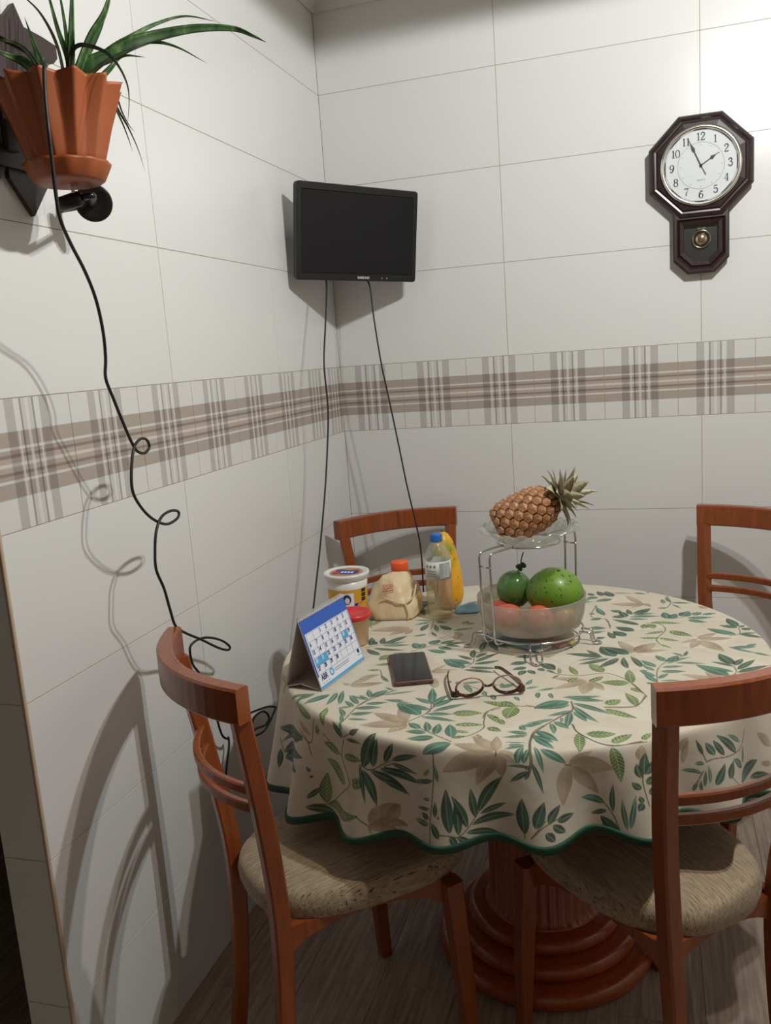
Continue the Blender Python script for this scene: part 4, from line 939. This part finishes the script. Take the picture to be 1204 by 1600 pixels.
# glasses: hinges at front, temples going back
gl = thing('eyeglasses', 'brown tortoiseshell eyeglasses with open temples lying on the tablecloth', 'glasses', (.730, -1.302, ZC), math.radians(19))
M['tort'] = plain('tortoiseshell_acetate', srgb(74, 34, 26), 0.2, var=.5, scale=50)
M['tortlight'] = plain('pale_brown_acetate', srgb(168, 122, 104), 0.22, var=.2, scale=40)
def rim(s):
    pts = []
    for k in range(16):
        a = 2*PI*k/16
        x = s*.036+.0275*math.cos(a)*(1+.05*math.cos(a)*s); z = .0255+.0205*math.sin(a)+(.0030*math.cos(a)*s if math.sin(a) > 0 else .001*math.cos(a)*s)
        pts.append((x, (z-.0255)*.28, z))
    return pts
gfr = None
for s in (-1, 1):
    P = smooth_path(rim(s), 4, True)
    n = len(P)
    # the upper half is a thick dark brow, the lower half thin and pale, frame stands on its brow
    F = [(p[0], p[1], .051-p[2]) for p in P]
    lo = [(p[2]-.005)/.041 for p in F]
    sc = [1.55-.95*min(1, max(0, q)) for q in lo]
    o = obj('rim', *sweep(F, circ(.0023, 8), closed=True, twist=True, upv=(0, 1, 0), scale=sc), M['tort'], gl, True, mats=[M['tortlight']])
    me = o.data
    me.polygons.foreach_set('material_index', [1 if sum(me.vertices[v].co.z for v in p.vertices)/len(p.vertices) > .024 else 0 for p in me.polygons])
    c = len(F); m0 = np.mean(F, axis=0)
    obj('lens', [tuple(p) for p in F]+[tuple(np.array(p)+np.array((0, .001, 0))) for p in F], [tuple(range(c)), tuple(reversed(range(c, 2*c)))], M['lens'], gl)
    hx = s*.066
    obj('end_piece', *sweep(smooth_path([(s*.058, .0045, .012), (s*.066, .004, .010), (s*.0725, .010, .0095)], 4), rect(.006, .012, .001), upv=(0, 0, 1)), M['tort'], gl)
    tp = [(s*.0725, .009, .0100), (s*.0735, .030, .0100), (s*.073, .075, .0125), (s*.069, .110, .015), (s*.064, .140, .0080)] if s < 0 else \
         [(s*.0725, .009, .0100), (s*.068, .040, .0110), (s*.055, .085, .0135), (s*.044, .115, .0150), (s*.036, .142, .0075)]
    q = smooth_path(tp, 5)
    obj('temple', *sweep(q, rect(.0034, .0100, .001), scale=[1.2-.6*i/(len(q)-1) for i in range(len(q))]), M['tort'], gl)
obj('bridge', *tube([(-.0105, .003, .0275), (-.004, .0045, .0235), (.004, .0045, .0235), (.0105, .003, .0275)], .0026, 8), M['tort'], gl, True)

# white tub with yellow and blue wrap
tub = thing('spread_tub', 'white lidded plastic tub with yellow and blue label behind the desk calendar', 'tub', (.280, -.850, ZC))
M['whitepl'] = plain('white_plastic', (0.74, 0.73, 0.70), 0.35, var=.02)
M['yellow'] = plain('mustard_print', srgb(214, 158, 44), 0.45, var=.03)
M['dblue'] = plain('royal_blue_print', srgb(34, 52, 150), 0.45, var=.03)
M['redp'] = plain('red_print', srgb(176, 46, 52), 0.5, var=.03)
M['orangep'] = plain('orange_print', srgb(232, 160, 50), 0.5, var=.08)
def tr_(z): return .0465+.0075*(z/.125)
obj('body', *lathe([(0, .001), (.0455, .001), (.0470, .006)] + [(tr_(z), z) for z in (.02, .06, .10, .122)] + [(0, .122)], 64), M['whitepl'], tub, True)
def patch(a0, a1, z0, z1, off, na=24, shape=None):
    V, F = [], []
    nz = 6
    if shape is None:
        for i in range(na+1):
            for j in range(nz+1):
                a = a0+(a1-a0)*i/na; z = z0+(z1-z0)*j/nz; r = tr_(z)+off
                V.append((r*math.cos(a), r*math.sin(a), z))
        for i in range(na):
            for j in range(nz): F.append((i*(nz+1)+j, (i+1)*(nz+1)+j, (i+1)*(nz+1)+j+1, i*(nz+1)+j+1))
    else:
        ca, cz, da, dz = (a0+a1)/2, (z0+z1)/2, (a1-a0)/2, (z1-z0)/2
        V.append(((tr_(cz)+off)*math.cos(ca), (tr_(cz)+off)*math.sin(ca), cz))
        for ring in (.5, 1):
            for k in range(na):
                q = 2*PI*k/na; sh = shape(q)*ring
                a = ca+da*math.cos(q)*sh; z = cz+dz*math.sin(q)*sh; r = tr_(z)+off
                V.append((r*math.cos(a), r*math.sin(a), z))
        for k in range(na):
            F.append((0, 1+k, 1+(k+1) % na)); F.append((1+k, 1+na+k, 1+na+(k+1) % na, 1+(k+1) % na))
    return V, F
cf = math.atan2(-2.9+.85, 1.046-.28)    # towards the viewer
one = lambda q: 1.0
obj('yellow_wrap', *patch(cf-1.6, cf+1.45, .012, .100, .0004, 40), M['yellow'], tub, True)
obj('blue_blob', *patch(cf-.95, cf+1.15, .022, .066, .0007, 32, lambda q: 1+.12*math.sin(3*q)), M['dblue'], tub, True)
cd = obj('portrait_card', *patch(cf-.42, cf+.28, .052, .092, .0010, 12), M['page'], tub, True)
obj('portrait', *join(patch(cf-.28, cf+.14, .062, .089, .0013, 20, one)), M['navy'], cd, True)
obj('portrait_face', *patch(cf-.18, cf+.06, .064, .081, .0016, 20, one), M['whitepl'], cd, True)
obj('warning_marks', *join(*[patch(cf+.72, cf+1.02, z, z+.010, .0009, 6) for z in (.066, .078, .090)]), M['ink'], tub, True)
obj('product_picture', *patch(cf+.55, cf+1.0, .020, .042, .0011, 16, one), M['orangep'], tub, True)
obj('name_print', *join(patch(cf+.25, cf+.62, .050, .0525, .0012, 6), patch(cf+.20, cf+.66, .0445, .0465, .0012, 6)), M['page'], tub, True)
ld = obj('lid', *lathe([(0, .121), (.0545, .121), (.0565, .124), (.0585, .126), (.0585, .130), (.0600, .1315), (.0605, .136), (.0590, .139), (.0545, .1395), (.0520, .1365), (0, .1365)], 72), M['whitepl'], tub, True)
def ldisc(x, y, rx, ry, z): 
    return [(x+rx*math.cos(2*PI*k/28), y+ry*math.sin(2*PI*k/28), z) for k in range(28)], [tuple(range(28))]
obj('lid_print', *ldisc(0, 0, .044, .044, .1369), plain('tan_print', srgb(172, 140, 100), .5), ld)
obj('lid_logo', *join(ldisc(.006, -.004, .030, .022, .1371), ldisc(-.018, .012, .016, .011, .13715)), M['dblue'], ld)
obj('lid_red', *join(ldisc(-.022, -.012, .013, .014, .1373), ldisc(.022, .018, .010, .008, .1373)), M['redp'], ld)
obj('lid_lettering', *join(*[(lambda q: ([(x*1+.0, y, z) for x, y, z in q[0]], q[1]))(plate(-.012+.009*i, -.006+.009*i, -.012, .002, .1374, .1376)) for i in range(4)]), M['page'], ld)

# red lidded cup
rc = thing('red_lidded_cup', 'small cloudy amber cup with a red lid half hidden by the calendar', 'container', (.345, -1.012, ZC))
M['red'] = plain('red_plastic', srgb(214, 54, 56), 0.32, var=.03)
obj('body', *lathe([(0, .001), (.034, .001), (.037, .004), (.0425, .068), (.0445, .069), (.041, .066), (.0355, .006), (0, .004)], 56), plain('peach_cloudy_plastic', srgb(232, 192, 150), .3, var=.03), rc, True)
obj('lid', *lathe([(0, .067), (.047, .067), (.0485, .069), (.0485, .077), (.0465, .080), (.043, .080), (.041, .0765), (0, .0765)], 64), M['red'], rc, True)

# crumpled bag
bag = thing('bread_bag', 'crumpled cream paper bag of bread with small red print in front of the orange cap', 'bag', (.385, -.778, ZC), math.radians(14))
def hull_bag(pts, mat, parent, name, cuts=4, amp=.0022, freq=60, seed=0, sm=.25):
    bm = bmesh.new()
    for p in pts: bm.verts.new(p)
    r = bmesh.ops.convex_hull(bm, input=bm.verts)
    bmesh.ops.delete(bm, geom=[g for g in r['geom_interior'] if isinstance(g, bmesh.types.BMVert)], context='VERTS')
    bmesh.ops.subdivide_edges(bm, edges=bm.edges[:], cuts=cuts, use_grid_fill=True)
    bmesh.ops.triangulate(bm, faces=bm.faces[:])
    for _ in range(2): bmesh.ops.smooth_vert(bm, verts=bm.verts[:], factor=sm, use_axis_x=True, use_axis_y=True, use_axis_z=True)
    bm.normal_update()
    for v in bm.verts:
        q = v.co*freq+Vector((seed, 0, 0))
        d = noise.noise(q)*amp+abs(noise.noise(q*.45))*amp*1.6+noise.noise(q*2.3)*amp*.35
        v.co = v.co+v.normal*d
        if v.co.z < .0005: v.co.z = .0005
    return bm_to(name, bm, mat, parent, True)
def paper_mat():
    t = NT('cream_paper_bag'); n = t.noise(30, t.coord(), 5, .65); n2 = t.noise(9, t.coord(), 3, .6)
    t.set(color=t.ramp(n2, [(.3, srgb(214, 184, 142)), (.7, srgb(232, 212, 178))]), rough=.42, spec=.45)
    t.bump(n, .5, .004); return t.m
M['paper'] = paper_mat()
bp = [(-.052, -.052, .001), (.042, -.058, .001), (.066, -.020, .012), (.070, .030, .006), (-.066, .030, .006), (-.074, -.008, .046), (.074, .006, .060), (-.058, .032, .085),
      (-.030, .020, .128), (.034, .016, .132), (.062, .024, .098), (-.020, -.050, .070), (.030, -.052, .062), (-.064, -.036, .030), (.058, -.042, .040), (.0, -.030, .110)]
bp = [(x, y, z*.86) for x, y, z in bp]
hull_bag(bp, M['paper'], bag, 'paper', 6, .0035, 42, 3, .3)
def crease(pts, r=.0022): return tube(pts, r, 6, sub=4, scale=None)
obj('fold', *join(crease([(-.030, -.0515, .064), (.008, -.060, .052), (.030, -.060, .046)]), crease([(.030, -.060, .046), (.036, -.0615, .020), (.034, -.060, .003)]), crease([(.030, -.059, .046), (.052, -.050, .062), (.060, -.030, .088)])), M['paper'], bag, True)
pr = []
for i in range(3): pr.append(xf(lathe([(.0028, 0), (.0042, 0), (.0042, .0006), (.0028, .0006)], 12, closed=True), Matrix.Translation((-.026+.009*i, -.0, .0)) ))
pr += [plate(-.034, -.002, -.009-.006*i, -.0075-.006*i, 0, .0006) for i in range(2)]
obj('red_print', *xf(join(*pr), Matrix.Translation((.004, -.0375, .0905)) @ Matrix.Rotation(math.radians(52), 4, 'X')), M['redp'], bag)

# orange-capped bottle behind the bag
ob = thing('juice_bottle', 'juice bottle with ribbed orange cap standing behind the paper bag', 'bottle', (.378, -.690, ZC))
M['orangecap'] = plain('orange_cap_plastic', srgb(240, 100, 48), 0.35, var=.04)
M['orangejuice'] = glassy('orange_tinted_plastic', (0.96, 0.72, 0.52, 1), .15, .06, .5, srgb(236, 150, 90))
obj('body', *lathe([(0, .001), (.030, .001), (.034, .006), (.034, .078), (.031, .090), (.0235, .099), (.0230, .103), (0, .103)], 48), M['orangejuice'], ob, True)
obj('cap', *lathe([(.0, .102), (.0235, .102), (.0240, .104), (.0240, .122), (.022, .1265), (0, .1275)], 96, fn=lambda r, z, a, j: (r*(1+.025*math.sin(24*a+z*160)) if .103 < z < .124 else r, z)), M['orangecap'], ob, True)

# water bottle
wb = thing('water_bottle', 'clear plastic water bottle with blue cap and white paper label', 'bottle', (.512, -.790, ZC))
M['bluecap'] = plain('blue_cap_plastic', srgb(40, 110, 196), 0.35, var=.05)
M['labelw'] = plain('off_white_label', (0.64, 0.65, 0.62), 0.55, var=.02)
def br(z):
    pts = [(0, .031), (.004, .0335), (.016, .0325), (.020, .0335), (.034, .0325), (.038, .0335), (.052, .0325), (.056, .0335), (.075, .0335), (.085, .0335), (.160, .0335), (.172, .0320), (.186, .026), (.198, .0165), (.203, .0135), (.208, .0135)]
    return float(np.interp(z, [p[0] for p in pts], [p[1] for p in pts]))
zz = sorted(set(list(np.linspace(0.001, .208, 56))))
obj('shell', *lathe([(0, .003)]+[(br(z), z) for z in zz]+[(br(z)-.0006, z) for z in reversed(zz[2:])]+[(0, .005)], 48), M['clear'], wb, True)
wz = [z for z in zz if .005 < z < .118]
obj('water', *lathe([(0, .006)]+[(br(z)-.0012, z) for z in wz]+[(0, wz[-1])], 48), M['liquid'], wb, True)
obj('label', *lathe([(.0337, .108), (.0341, .108), (.0341, .156), (.0337, .156)], 48, closed=True), M['labelw'], wb, True)
obj('cap', *lathe([(0, .204), (.0148, .204), (.0152, .206), (.0152, .222), (.0138, .2245), (0, .225)], 72, fn=lambda r, z, a, j: (r*(1+.03*math.sin(30*a)) if .205 < z < .223 else r, z)), M['bluecap'], wb, True)
tr_ = lambda z: .0341
cf = math.atan2(-2.9+.79, 1.046-.512)
obj('label_print', *join(*[patch(cf-1.0, cf-.15, z, z+.0018, .0003, 8) for z in (.118, .124, .131)], *[patch(cf-1.0+.32*i, cf-.80+.32*i, .140, .148, .0003, 8, one) for i in range(3)]), M['greyink'], wb)
obj('label_table', *patch(cf+.12, cf+1.05, .112, .152, .0004, 10), plain('grey_green_label', (.36, .40, .37), .6), wb)
obj('label_table_face', *patch(cf+.42, cf+.86, .116, .148, .0008, 8), M['labelw'], wb)
obj('label_table_rows', *join(*[patch(cf+.46, cf+.80, .119+.0036*i, .1203+.0036*i, .0011, 6) for i in range(8)]), M['greyink'], wb)

# papaya behind it
pa = thing('papaya', 'ripe yellow-orange papaya with a green patch standing behind the water bottle', 'fruit', (.520, -.708, ZC))
def papaya_mat():
    t = NT('papaya_skin'); v = t.coord(); n = t.noise(22, v, 4); sp = t.add('ShaderNodeSeparateXYZ'); t.link(v, sp.inputs[0])
    c = t.ramp(n, [(.3, srgb(224, 150, 36)), (.6, srgb(240, 176, 44)), (.8, srgb(210, 160, 50))])
    g = t.math('MULTIPLY', t.ramp(t.noise(14, v, 3), [(.46, (0, 0, 0, 1)), (.60, (1, 1, 1, 1))]), t.math('GREATER_THAN', sp.outputs[2], .10))
    c = t.mix(g, c, srgb(140, 150, 46))
    d = t.ramp(t.noise(70, v, 2), [(.66, (0, 0, 0, 1)), (.72, (1, 1, 1, 1))]); c = t.mix(d, c, srgb(110, 70, 30))
    t.set(color=c, rough=.4); return t.m
R = Matrix.Rotation(math.radians(-3), 4, 'Y')
obj('flesh', *xf(lathe([(0, .001), (.016, .002), (.030, .012), (.0385, .035), (.0405, .065), (.039, .100), (.036, .130), (.031, .160), (.024, .188), (.015, .205), (.006, .212), (0, .213)], 40, fn=lambda r, z, a, j: (r*(1+.035*math.cos(5*a)), z)), R), papaya_mat(), pa, True)
obj('stem', *xf(lathe([(0, .209), (.0055, .209), (.005, .216), (0, .217)], 12), R), plain('brown_stem', srgb(96, 74, 44), .7), pa, True)

# small blue wrapper beside the stand
bw = thing('blue_wrapper', 'small crumpled blue plastic packet beside the water bottle', 'packet', (.576, -.742, ZC), math.radians(12))
M['bluewrap'] = plain('pale_blue_film', srgb(142, 182, 196), 0.3, var=.35, scale=70)
hull_bag([(-.030, -.018, .001), (.026, -.016, .001), (.034, .012, .004), (-.034, .014, .004), (-.028, -.006, .020), (.022, -.004, .028), (.036, .004, .018), (-.036, .0, .010), (0, .012, .022)], M['bluewrap'], bw, 'film', 5, .0025, 90, 8, .25)
obj('clear_end', *tube([(-.036, -.012, .003), (-.040, .002, .020), (-.026, .010, .026), (-.018, .0, .024)], .0016, 6), M['film'], bw, True)

# flat packet lying under the fruit stand
pk = thing('plastic_sleeve', 'flat clear plastic sleeve of blue and pink sheets lying under the fruit stand', 'packet', (.762, -.968, ZC), math.radians(-31))
M['teal'] = plain('teal_sheet', srgb(92, 148, 172), .5, var=.2, scale=25)
M['pink'] = plain('pink_sheet', srgb(206, 128, 110), .5, var=.2, scale=25)
M['lime'] = plain('lime_sheet', srgb(196, 190, 70), .5, var=.2, scale=25)
box('sheet', (-.02, -.022, .0045), (.150, .046, .006), M['teal'], pk, .002)
box('sheet', (.0, .022, .0045), (.180, .030, .006), M['pink'], pk, .002)
box('sheet', (.060, .046, .0045), (.075, .016, .006), M['lime'], pk, .002)
box('sheet', (.065, -.022, .0045), (.014, .046, .006), M['labelw'], pk, .002)
box('sleeve', (0, .004, .0055), (.206, .116, .0105), M['film'], pk, .003, 2)

# ------------------------------------------------------------------ two-tier fruit stand
SX, SY = .772, -.945
fs = thing('fruit_stand', 'two-tier chrome wire fruit stand with frosted bowl below and scalloped glass dish above', 'fruit stand', (SX, SY, ZC))
rw = .0026
zr = .029
obj('base_ring', *tube([(.118*math.cos(a), .118*math.sin(a), zr) for a in np.linspace(0, 2*PI, 24, endpoint=False)], rw, 8, True, 2), M['chrome'], fs, True)
obj('top_ring', *tube([(.072*math.cos(a), .072*math.sin(a), .238) for a in np.linspace(0, 2*PI, 20, endpoint=False)], rw, 8, True, 2), M['chrome'], fs, True)
ax = Vector((.56, .83, 0)).normalized(); pp = Vector((-ax.y, ax.x, 0))
for s in (-1, 1):
    for q in (-1, 1):
        a = ax*s; b = pp*(q*.0160)
        def Q(r, z): v = a*r+b; return (v.x, v.y, z)
        obj('post', *tube([Q(.112, zr-.002), Q(.130, zr-.002), Q(.141, zr+.004), Q(.144, zr+.02), Q(.146, .12), Q(.148, .215), Q(.147, .230), Q(.140, .238), Q(.110, .240), Q(.070, .240)], rw, 8, sub=4), M['chrome'], fs, True)
    v0 = a*.1475+pp*.019; v1 = a*.1475-pp*.019
    obj('crossbar', *tube([(v0.x, v0.y, .207), (v1.x, v1.y, .207)], rw*.9, 8, sub=1), M['chrome'], fs, True)
for px, py in ((-.133, -.061), (.028, -.158), (.140, -.014), (-.05, .130)):
    d = Vector((px, py, 0)); L = d.length; d = d/L; pq = Vector((-d.y, d.x, 0))
    def W(r, o, z): v = d*r+pq*o; return (v.x, v.y, z)
    g = .0125
    obj('foot', *tube([W(.112, -g, zr), W(L-.012, -g, zr), W(L-.004, -g, zr-.003), W(L-.002, -g, zr-.012), W(L, -g, .008), W(L+.004, -g*.9, .0035), W(L+.014, -g*.5, .003), W(L+.018, 0, .003),
        W(L+.014, g*.5, .003), W(L+.004, g*.9, .0035), W(L, g, .008), W(L-.002, g, zr-.012), W(L-.004, g, zr-.003), W(L-.012, g, zr), W(.112, g, zr)], rw, 8, sub=4), M['chrome'], fs, True)
bowl = thing('frosted_bowl', 'round frosted glass bowl on the lower tier of the fruit stand', 'bowl', (SX, SY, ZC+zr+.0025))
obj('glass', *lathe([(0, .003), (.085, .002), (.100, .0035), (.113, .012), (.121, .035), (.127, .080), (.1255, .0812), (.1235, .080), (.118, .037), (.110, .0155), (.098, .0075), (0, .007)], 96), M['frost'], bowl, True)
dish = thing('glass_dish', 'scalloped clear glass dish on the upper tier under the pineapple', 'bowl', (SX, SY, ZC+.2415))
def scal(r, z, a, j):
    k = max(0, (r-.07)/.05); f = math.cos(a*10)
    return r*(1+.035*f*k), z+(.0035*math.cos(a*20)*k)
obj('glass', *lathe([(0, -.012), (.030, -.012), (.052, -.009), (.072, .004), (.090, .020), (.102, .026), (.116, .029), (.1165, .0315), (.102, .0295), (.088, .0240), (.070, .0085), (.050, -.004), (0, -.0075)], 160, fn=scal), M['dish'], dish, True)

# fruit
def fruit_mat(name, c1, c2, spot, dens=.68, sc=60, rough=.35, blush=None):
    t = NT(name); v = t.coord(); n = t.noise(14, v, 3)
    c = t.mix(n, c1, c2)
    if blush:
        sp = t.add('ShaderNodeSeparateXYZ'); t.link(v, sp.inputs[0])
        mr = t.add('ShaderNodeMapRange'); t.link(t.math('ADD', sp.outputs[2], t.math('MULTIPLY', n, .02)), mr.inputs[0])
        mr.inputs[1].default_value = blush[1]; mr.inputs[2].default_value = blush[2]; mr.inputs[3].default_value = 1; mr.inputs[4].default_value = 0
        c = t.mix(mr.outputs[0], c, blush[0])
    s = t.ramp(t.noise(sc, v, 4, .6), [(dens, (0, 0, 0, 1)), (dens+.04, (1, 1, 1, 1))]); c = t.mix(s, c, spot)
    t.set(color=c, rough=rough, coat=.15); t.bump(t.noise(90, v, 2), .08, .001); return t.m
def sph(rx, ry, rz, n=36, m=18, fn=None):
    prof = [(math.sin(q), -math.cos(q)) for q in np.linspace(0.0, PI, m)]
    V, F = lathe(prof, n)
    out = []
    for x, y, z in V:
        k = 1 if fn is None else fn(x, y, z)
        out.append((x*rx*k, y*ry*k, z*rz*k))
    return out, F
av = thing('large_green_fruit', 'large bright green speckled avocado on the right of the frosted bowl', 'fruit', (.826, -.940, ZC+.1165))
obj('skin', *sph(.0665, .060, .0555, fn=lambda x, y, z: 1+.02*math.sin(3*x+2*z)), fruit_mat('bright_green_skin', srgb(88, 128, 34), srgb(118, 156, 46), srgb(48, 66, 22), .60, 90, .42), av, True)
obj('stem_scar', *xf(lathe([(0, 0), (.005, 0), (.003, .002), (0, .002)], 10), Matrix.Translation((.012, -.012, .0535))), plain('brown_scar', srgb(84, 66, 36), .8), av, True)
mg = thing('round_green_fruit', 'smaller smooth dark green fruit with red-brown underside and leafy stem, left in the bowl', 'fruit', (.727, -.905, ZC+.1115))
obj('skin', *sph(.0425, .0425, .0455), fruit_mat('dark_green_skin', srgb(76, 126, 60), srgb(116, 158, 88), srgb(132, 168, 112), .74, 30, .16, (srgb(104, 84, 50), -.036, -.008)), mg, True)
st = obj('stem', *tube([(.010, .004, .044), (.016, .004, .052), (.018, .002, .062), (.021, -.002, .078), (.026, -.004, .092)], .0016, 6), M['leafdark'], mg, True)
bl = sph(.0085, .004, .0065, 14, 8)
obj('leaflet', *join(xf(bl, Matrix.Translation((.014, -.002, .056))), xf(bl, Matrix.Translation((.024, -.003, .060)) @ Matrix.Rotation(.7, 4, 'Y')), xf(sph(.005, .004, .006, 12, 8), Matrix.Translation((.017, .0, .050)))), M['leaf'], mg, True)
M['redfruit'] = fruit_mat('coral_red_skin', srgb(206, 84, 66), srgb(226, 112, 84), srgb(110, 40, 30), .76, 30, .4)
for lab, x, y, z, rx, ry, rz, rot in (
    ('coral red fruit at the front left inside the frosted bowl', .722, -.997, .0385, .040, .031, .031, .5),
    ('coral red fruit at the front centre of the frosted bowl between the green fruits', .796, -.998, .0375, .034, .034, .030, 0),
    ('coral red fruit at the back left of the frosted bowl, behind the green one', .694, -.938, .0335, .028, .027, .0270, 0),
    ('yellowish-orange fruit low at the right inside the frosted bowl', .850, -.975, .0345, .026, .026, .0265, 0)):
    f = thing('coral_fruit', lab, 'fruit', (x, y, ZC+zr+.0025+z), rot, 'fruits in the frosted bowl')
    obj('skin', *sph(rx, ry, rz), M['redfruit'] if 'yellowish' not in lab else fruit_mat('apricot_skin', srgb(206, 150, 84), srgb(216, 170, 96), srgb(150, 100, 50), .76), f, True)
    obj('calyx', *xf(lathe([(0, 0), (.006, 0), (.004, .002), (0, .0025)], 8), Matrix.Translation((rx*.55, -ry*.72, rz*.30)) @ Matrix.Rotation(1.2, 4, 'X')), plain('dark_calyx', srgb(84, 40, 28), .7), f, True)

# pineapple lying in the dish, axis towards the upper right
pn = thing('pineapple', 'ripe pineapple with dry crown lying across the glass dish on top of the stand', 'fruit', (.766, -.935, ZC+.2415+.060))
axd = Vector((.92, .20, .42)).normalized()
Q4 = axd.to_track_quat('Z', 'Y').to_matrix().to_4x4()
LP, RP = .152, .0510
def pr_(t): # radius along the axis, t in 0..1
    return RP*(1-abs(2*t-.92)**3.4*.45)*(1 if t > .03 else .8)
pm = NT('pineapple_rind'); nn = pm.noise(60, pm.coord(), 4)
pm.set(color=pm.ramp(nn, [(.3, srgb(70, 38, 26)), (.7, srgb(128, 78, 44))]), rough=.6); M['rind'] = pm.m
pe = NT('pineapple_eye'); v = pe.coord(); nn = pe.noise(120, v, 4); oi = pe.add('ShaderNodeObjectInfo'); sp = pe.add('ShaderNodeSeparateXYZ'); pe.link(v, sp.inputs[0])
cc = pe.ramp(nn, [(.30, srgb(92, 54, 38)), (.46, srgb(158, 106, 68)), (.60, srgb(186, 142, 100)), (.76, srgb(212, 186, 150))])
cc = pe.mix(pe.math('MULTIPLY', oi.outputs['Random'], .5), cc, srgb(168, 104, 56)); pe.set(color=cc, rough=.5); M['eye'] = pe.m
M['eyetip'] = plain('dry_bract', srgb(166, 116, 90), .7, var=.4, scale=200)
rind = obj('rind', *xf(lathe([(pr_(t)*.97, (t-.5)*LP) for t in np.linspace(0, 1, 22)], 40), Q4), M['rind'], pn, True)
emesh = None
rowsn = 9
for i in range(rowsn):
    t = .06+.90*i/(rowsn-1); r = pr_(t); n = max(8, int(round(2*PI*r/.0255)))
    n = 12
    for k in range(n):
        a = 2*PI*(k+.5*(i % 2))/n
        nrm = Vector((math.cos(a), math.sin(a), (pr_(max(0, t-.05))-pr_(min(1, t+.05)))/(.1*LP))).normalized()
        p = Vector((r*.965*math.cos(a), r*.965*math.sin(a), (t-.5)*LP))
        if emesh is None:
            hexo = [(.0128*math.cos(PI/6+q*PI/3), .0128*math.sin(PI/6+q*PI/3)) for q in range(6)]
            V = [(x, y, 0) for x, y in hexo]+[(x*.86, y*.86, .0034) for x, y in hexo]+[(x*.42, y*.42, .0052) for x, y in hexo]+[(0, .003, .0072)]
            F = [(q, (q+1) % 6, 6+(q+1) % 6, 6+q) for q in range(6)]+[(6+q, 6+(q+1) % 6, 12+(q+1) % 6, 12+q) for q in range(6)]+[(12+q, 12+(q+1) % 6, 18) for q in range(6)]
            o = obj('eye', V, F, M['eye'], rind, False, mats=[M['eyetip']], fm=[0]*12+[1]*6); emesh = o.data
        else: o = link('eye', emesh, rind)
        zax = nrm; yax = (Vector((0, 0, 1))-zax*zax.z).normalized(); xax = yax.cross(zax)
        sc = r/RP*(.92+.14*random.random())
        o.matrix_local = Q4 @ Matrix.Translation(p) @ Matrix((xax, yax, zax)).transposed().to_4x4() @ Matrix.Diagonal((sc*1.06, 1.0, 1.0, 1))
cm = NT('dry_crown_leaf'); v = cm.coord((40, 40, 12)); nn = cm.noise(5, v, 4); oi = cm.add('ShaderNodeObjectInfo')
cc = cm.ramp(nn, [(.3, srgb(142, 156, 120)), (.5, srgb(198, 196, 166)), (.72, srgb(200, 170, 136))])
cc = cm.mix(cm.math('MULTIPLY', cm.math('POWER', oi.outputs['Random'], 2.0), .75), cc, srgb(112, 78, 54)); cm.set(color=cc, rough=.6); M['crown'] = cm.m
cr_ = obj('crown', *xf(lathe([(0, LP/2-.004), (.020, LP/2-.004), (.016, LP/2+.014), (0, LP/2+.024)], 16), Q4), M['rind'], pn, True)
rs = random.Random(4)
for i in range(34):
    lay = i/34; a = i*2.399963; L = .044+.020*rs.random()+.012*lay; tilt = math.radians(92-78*lay+rs.uniform(-8, 8))
    wd = .0165*(1.05-.25*lay)
    path = []
    for k in range(7):
        q = k/6; bend = tilt+.55*q*q*(1-.6*lay)+rs.uniform(-.05, .05)
        if k == 0: px_, pz_ = .013, 0.0
        else: px_ += math.sin(bend)*L/6; pz_ += math.cos(bend)*L/6
        path.append((px_*math.cos(a), px_*math.sin(a), LP/2+.002+.018*lay+pz_))
    sec = [(-1*wd, .25*wd), (0, -.12*wd), (wd, .25*wd), (0, .05*wd)]
    obj('leaf', *xf(sweep(path, sec, upv=(-math.cos(a)*.6, -math.sin(a)*.6, 1), scale=[.9, 1.1, 1.1, .95, .7, .42, .06]), Q4), M['crown'], cr_, True)
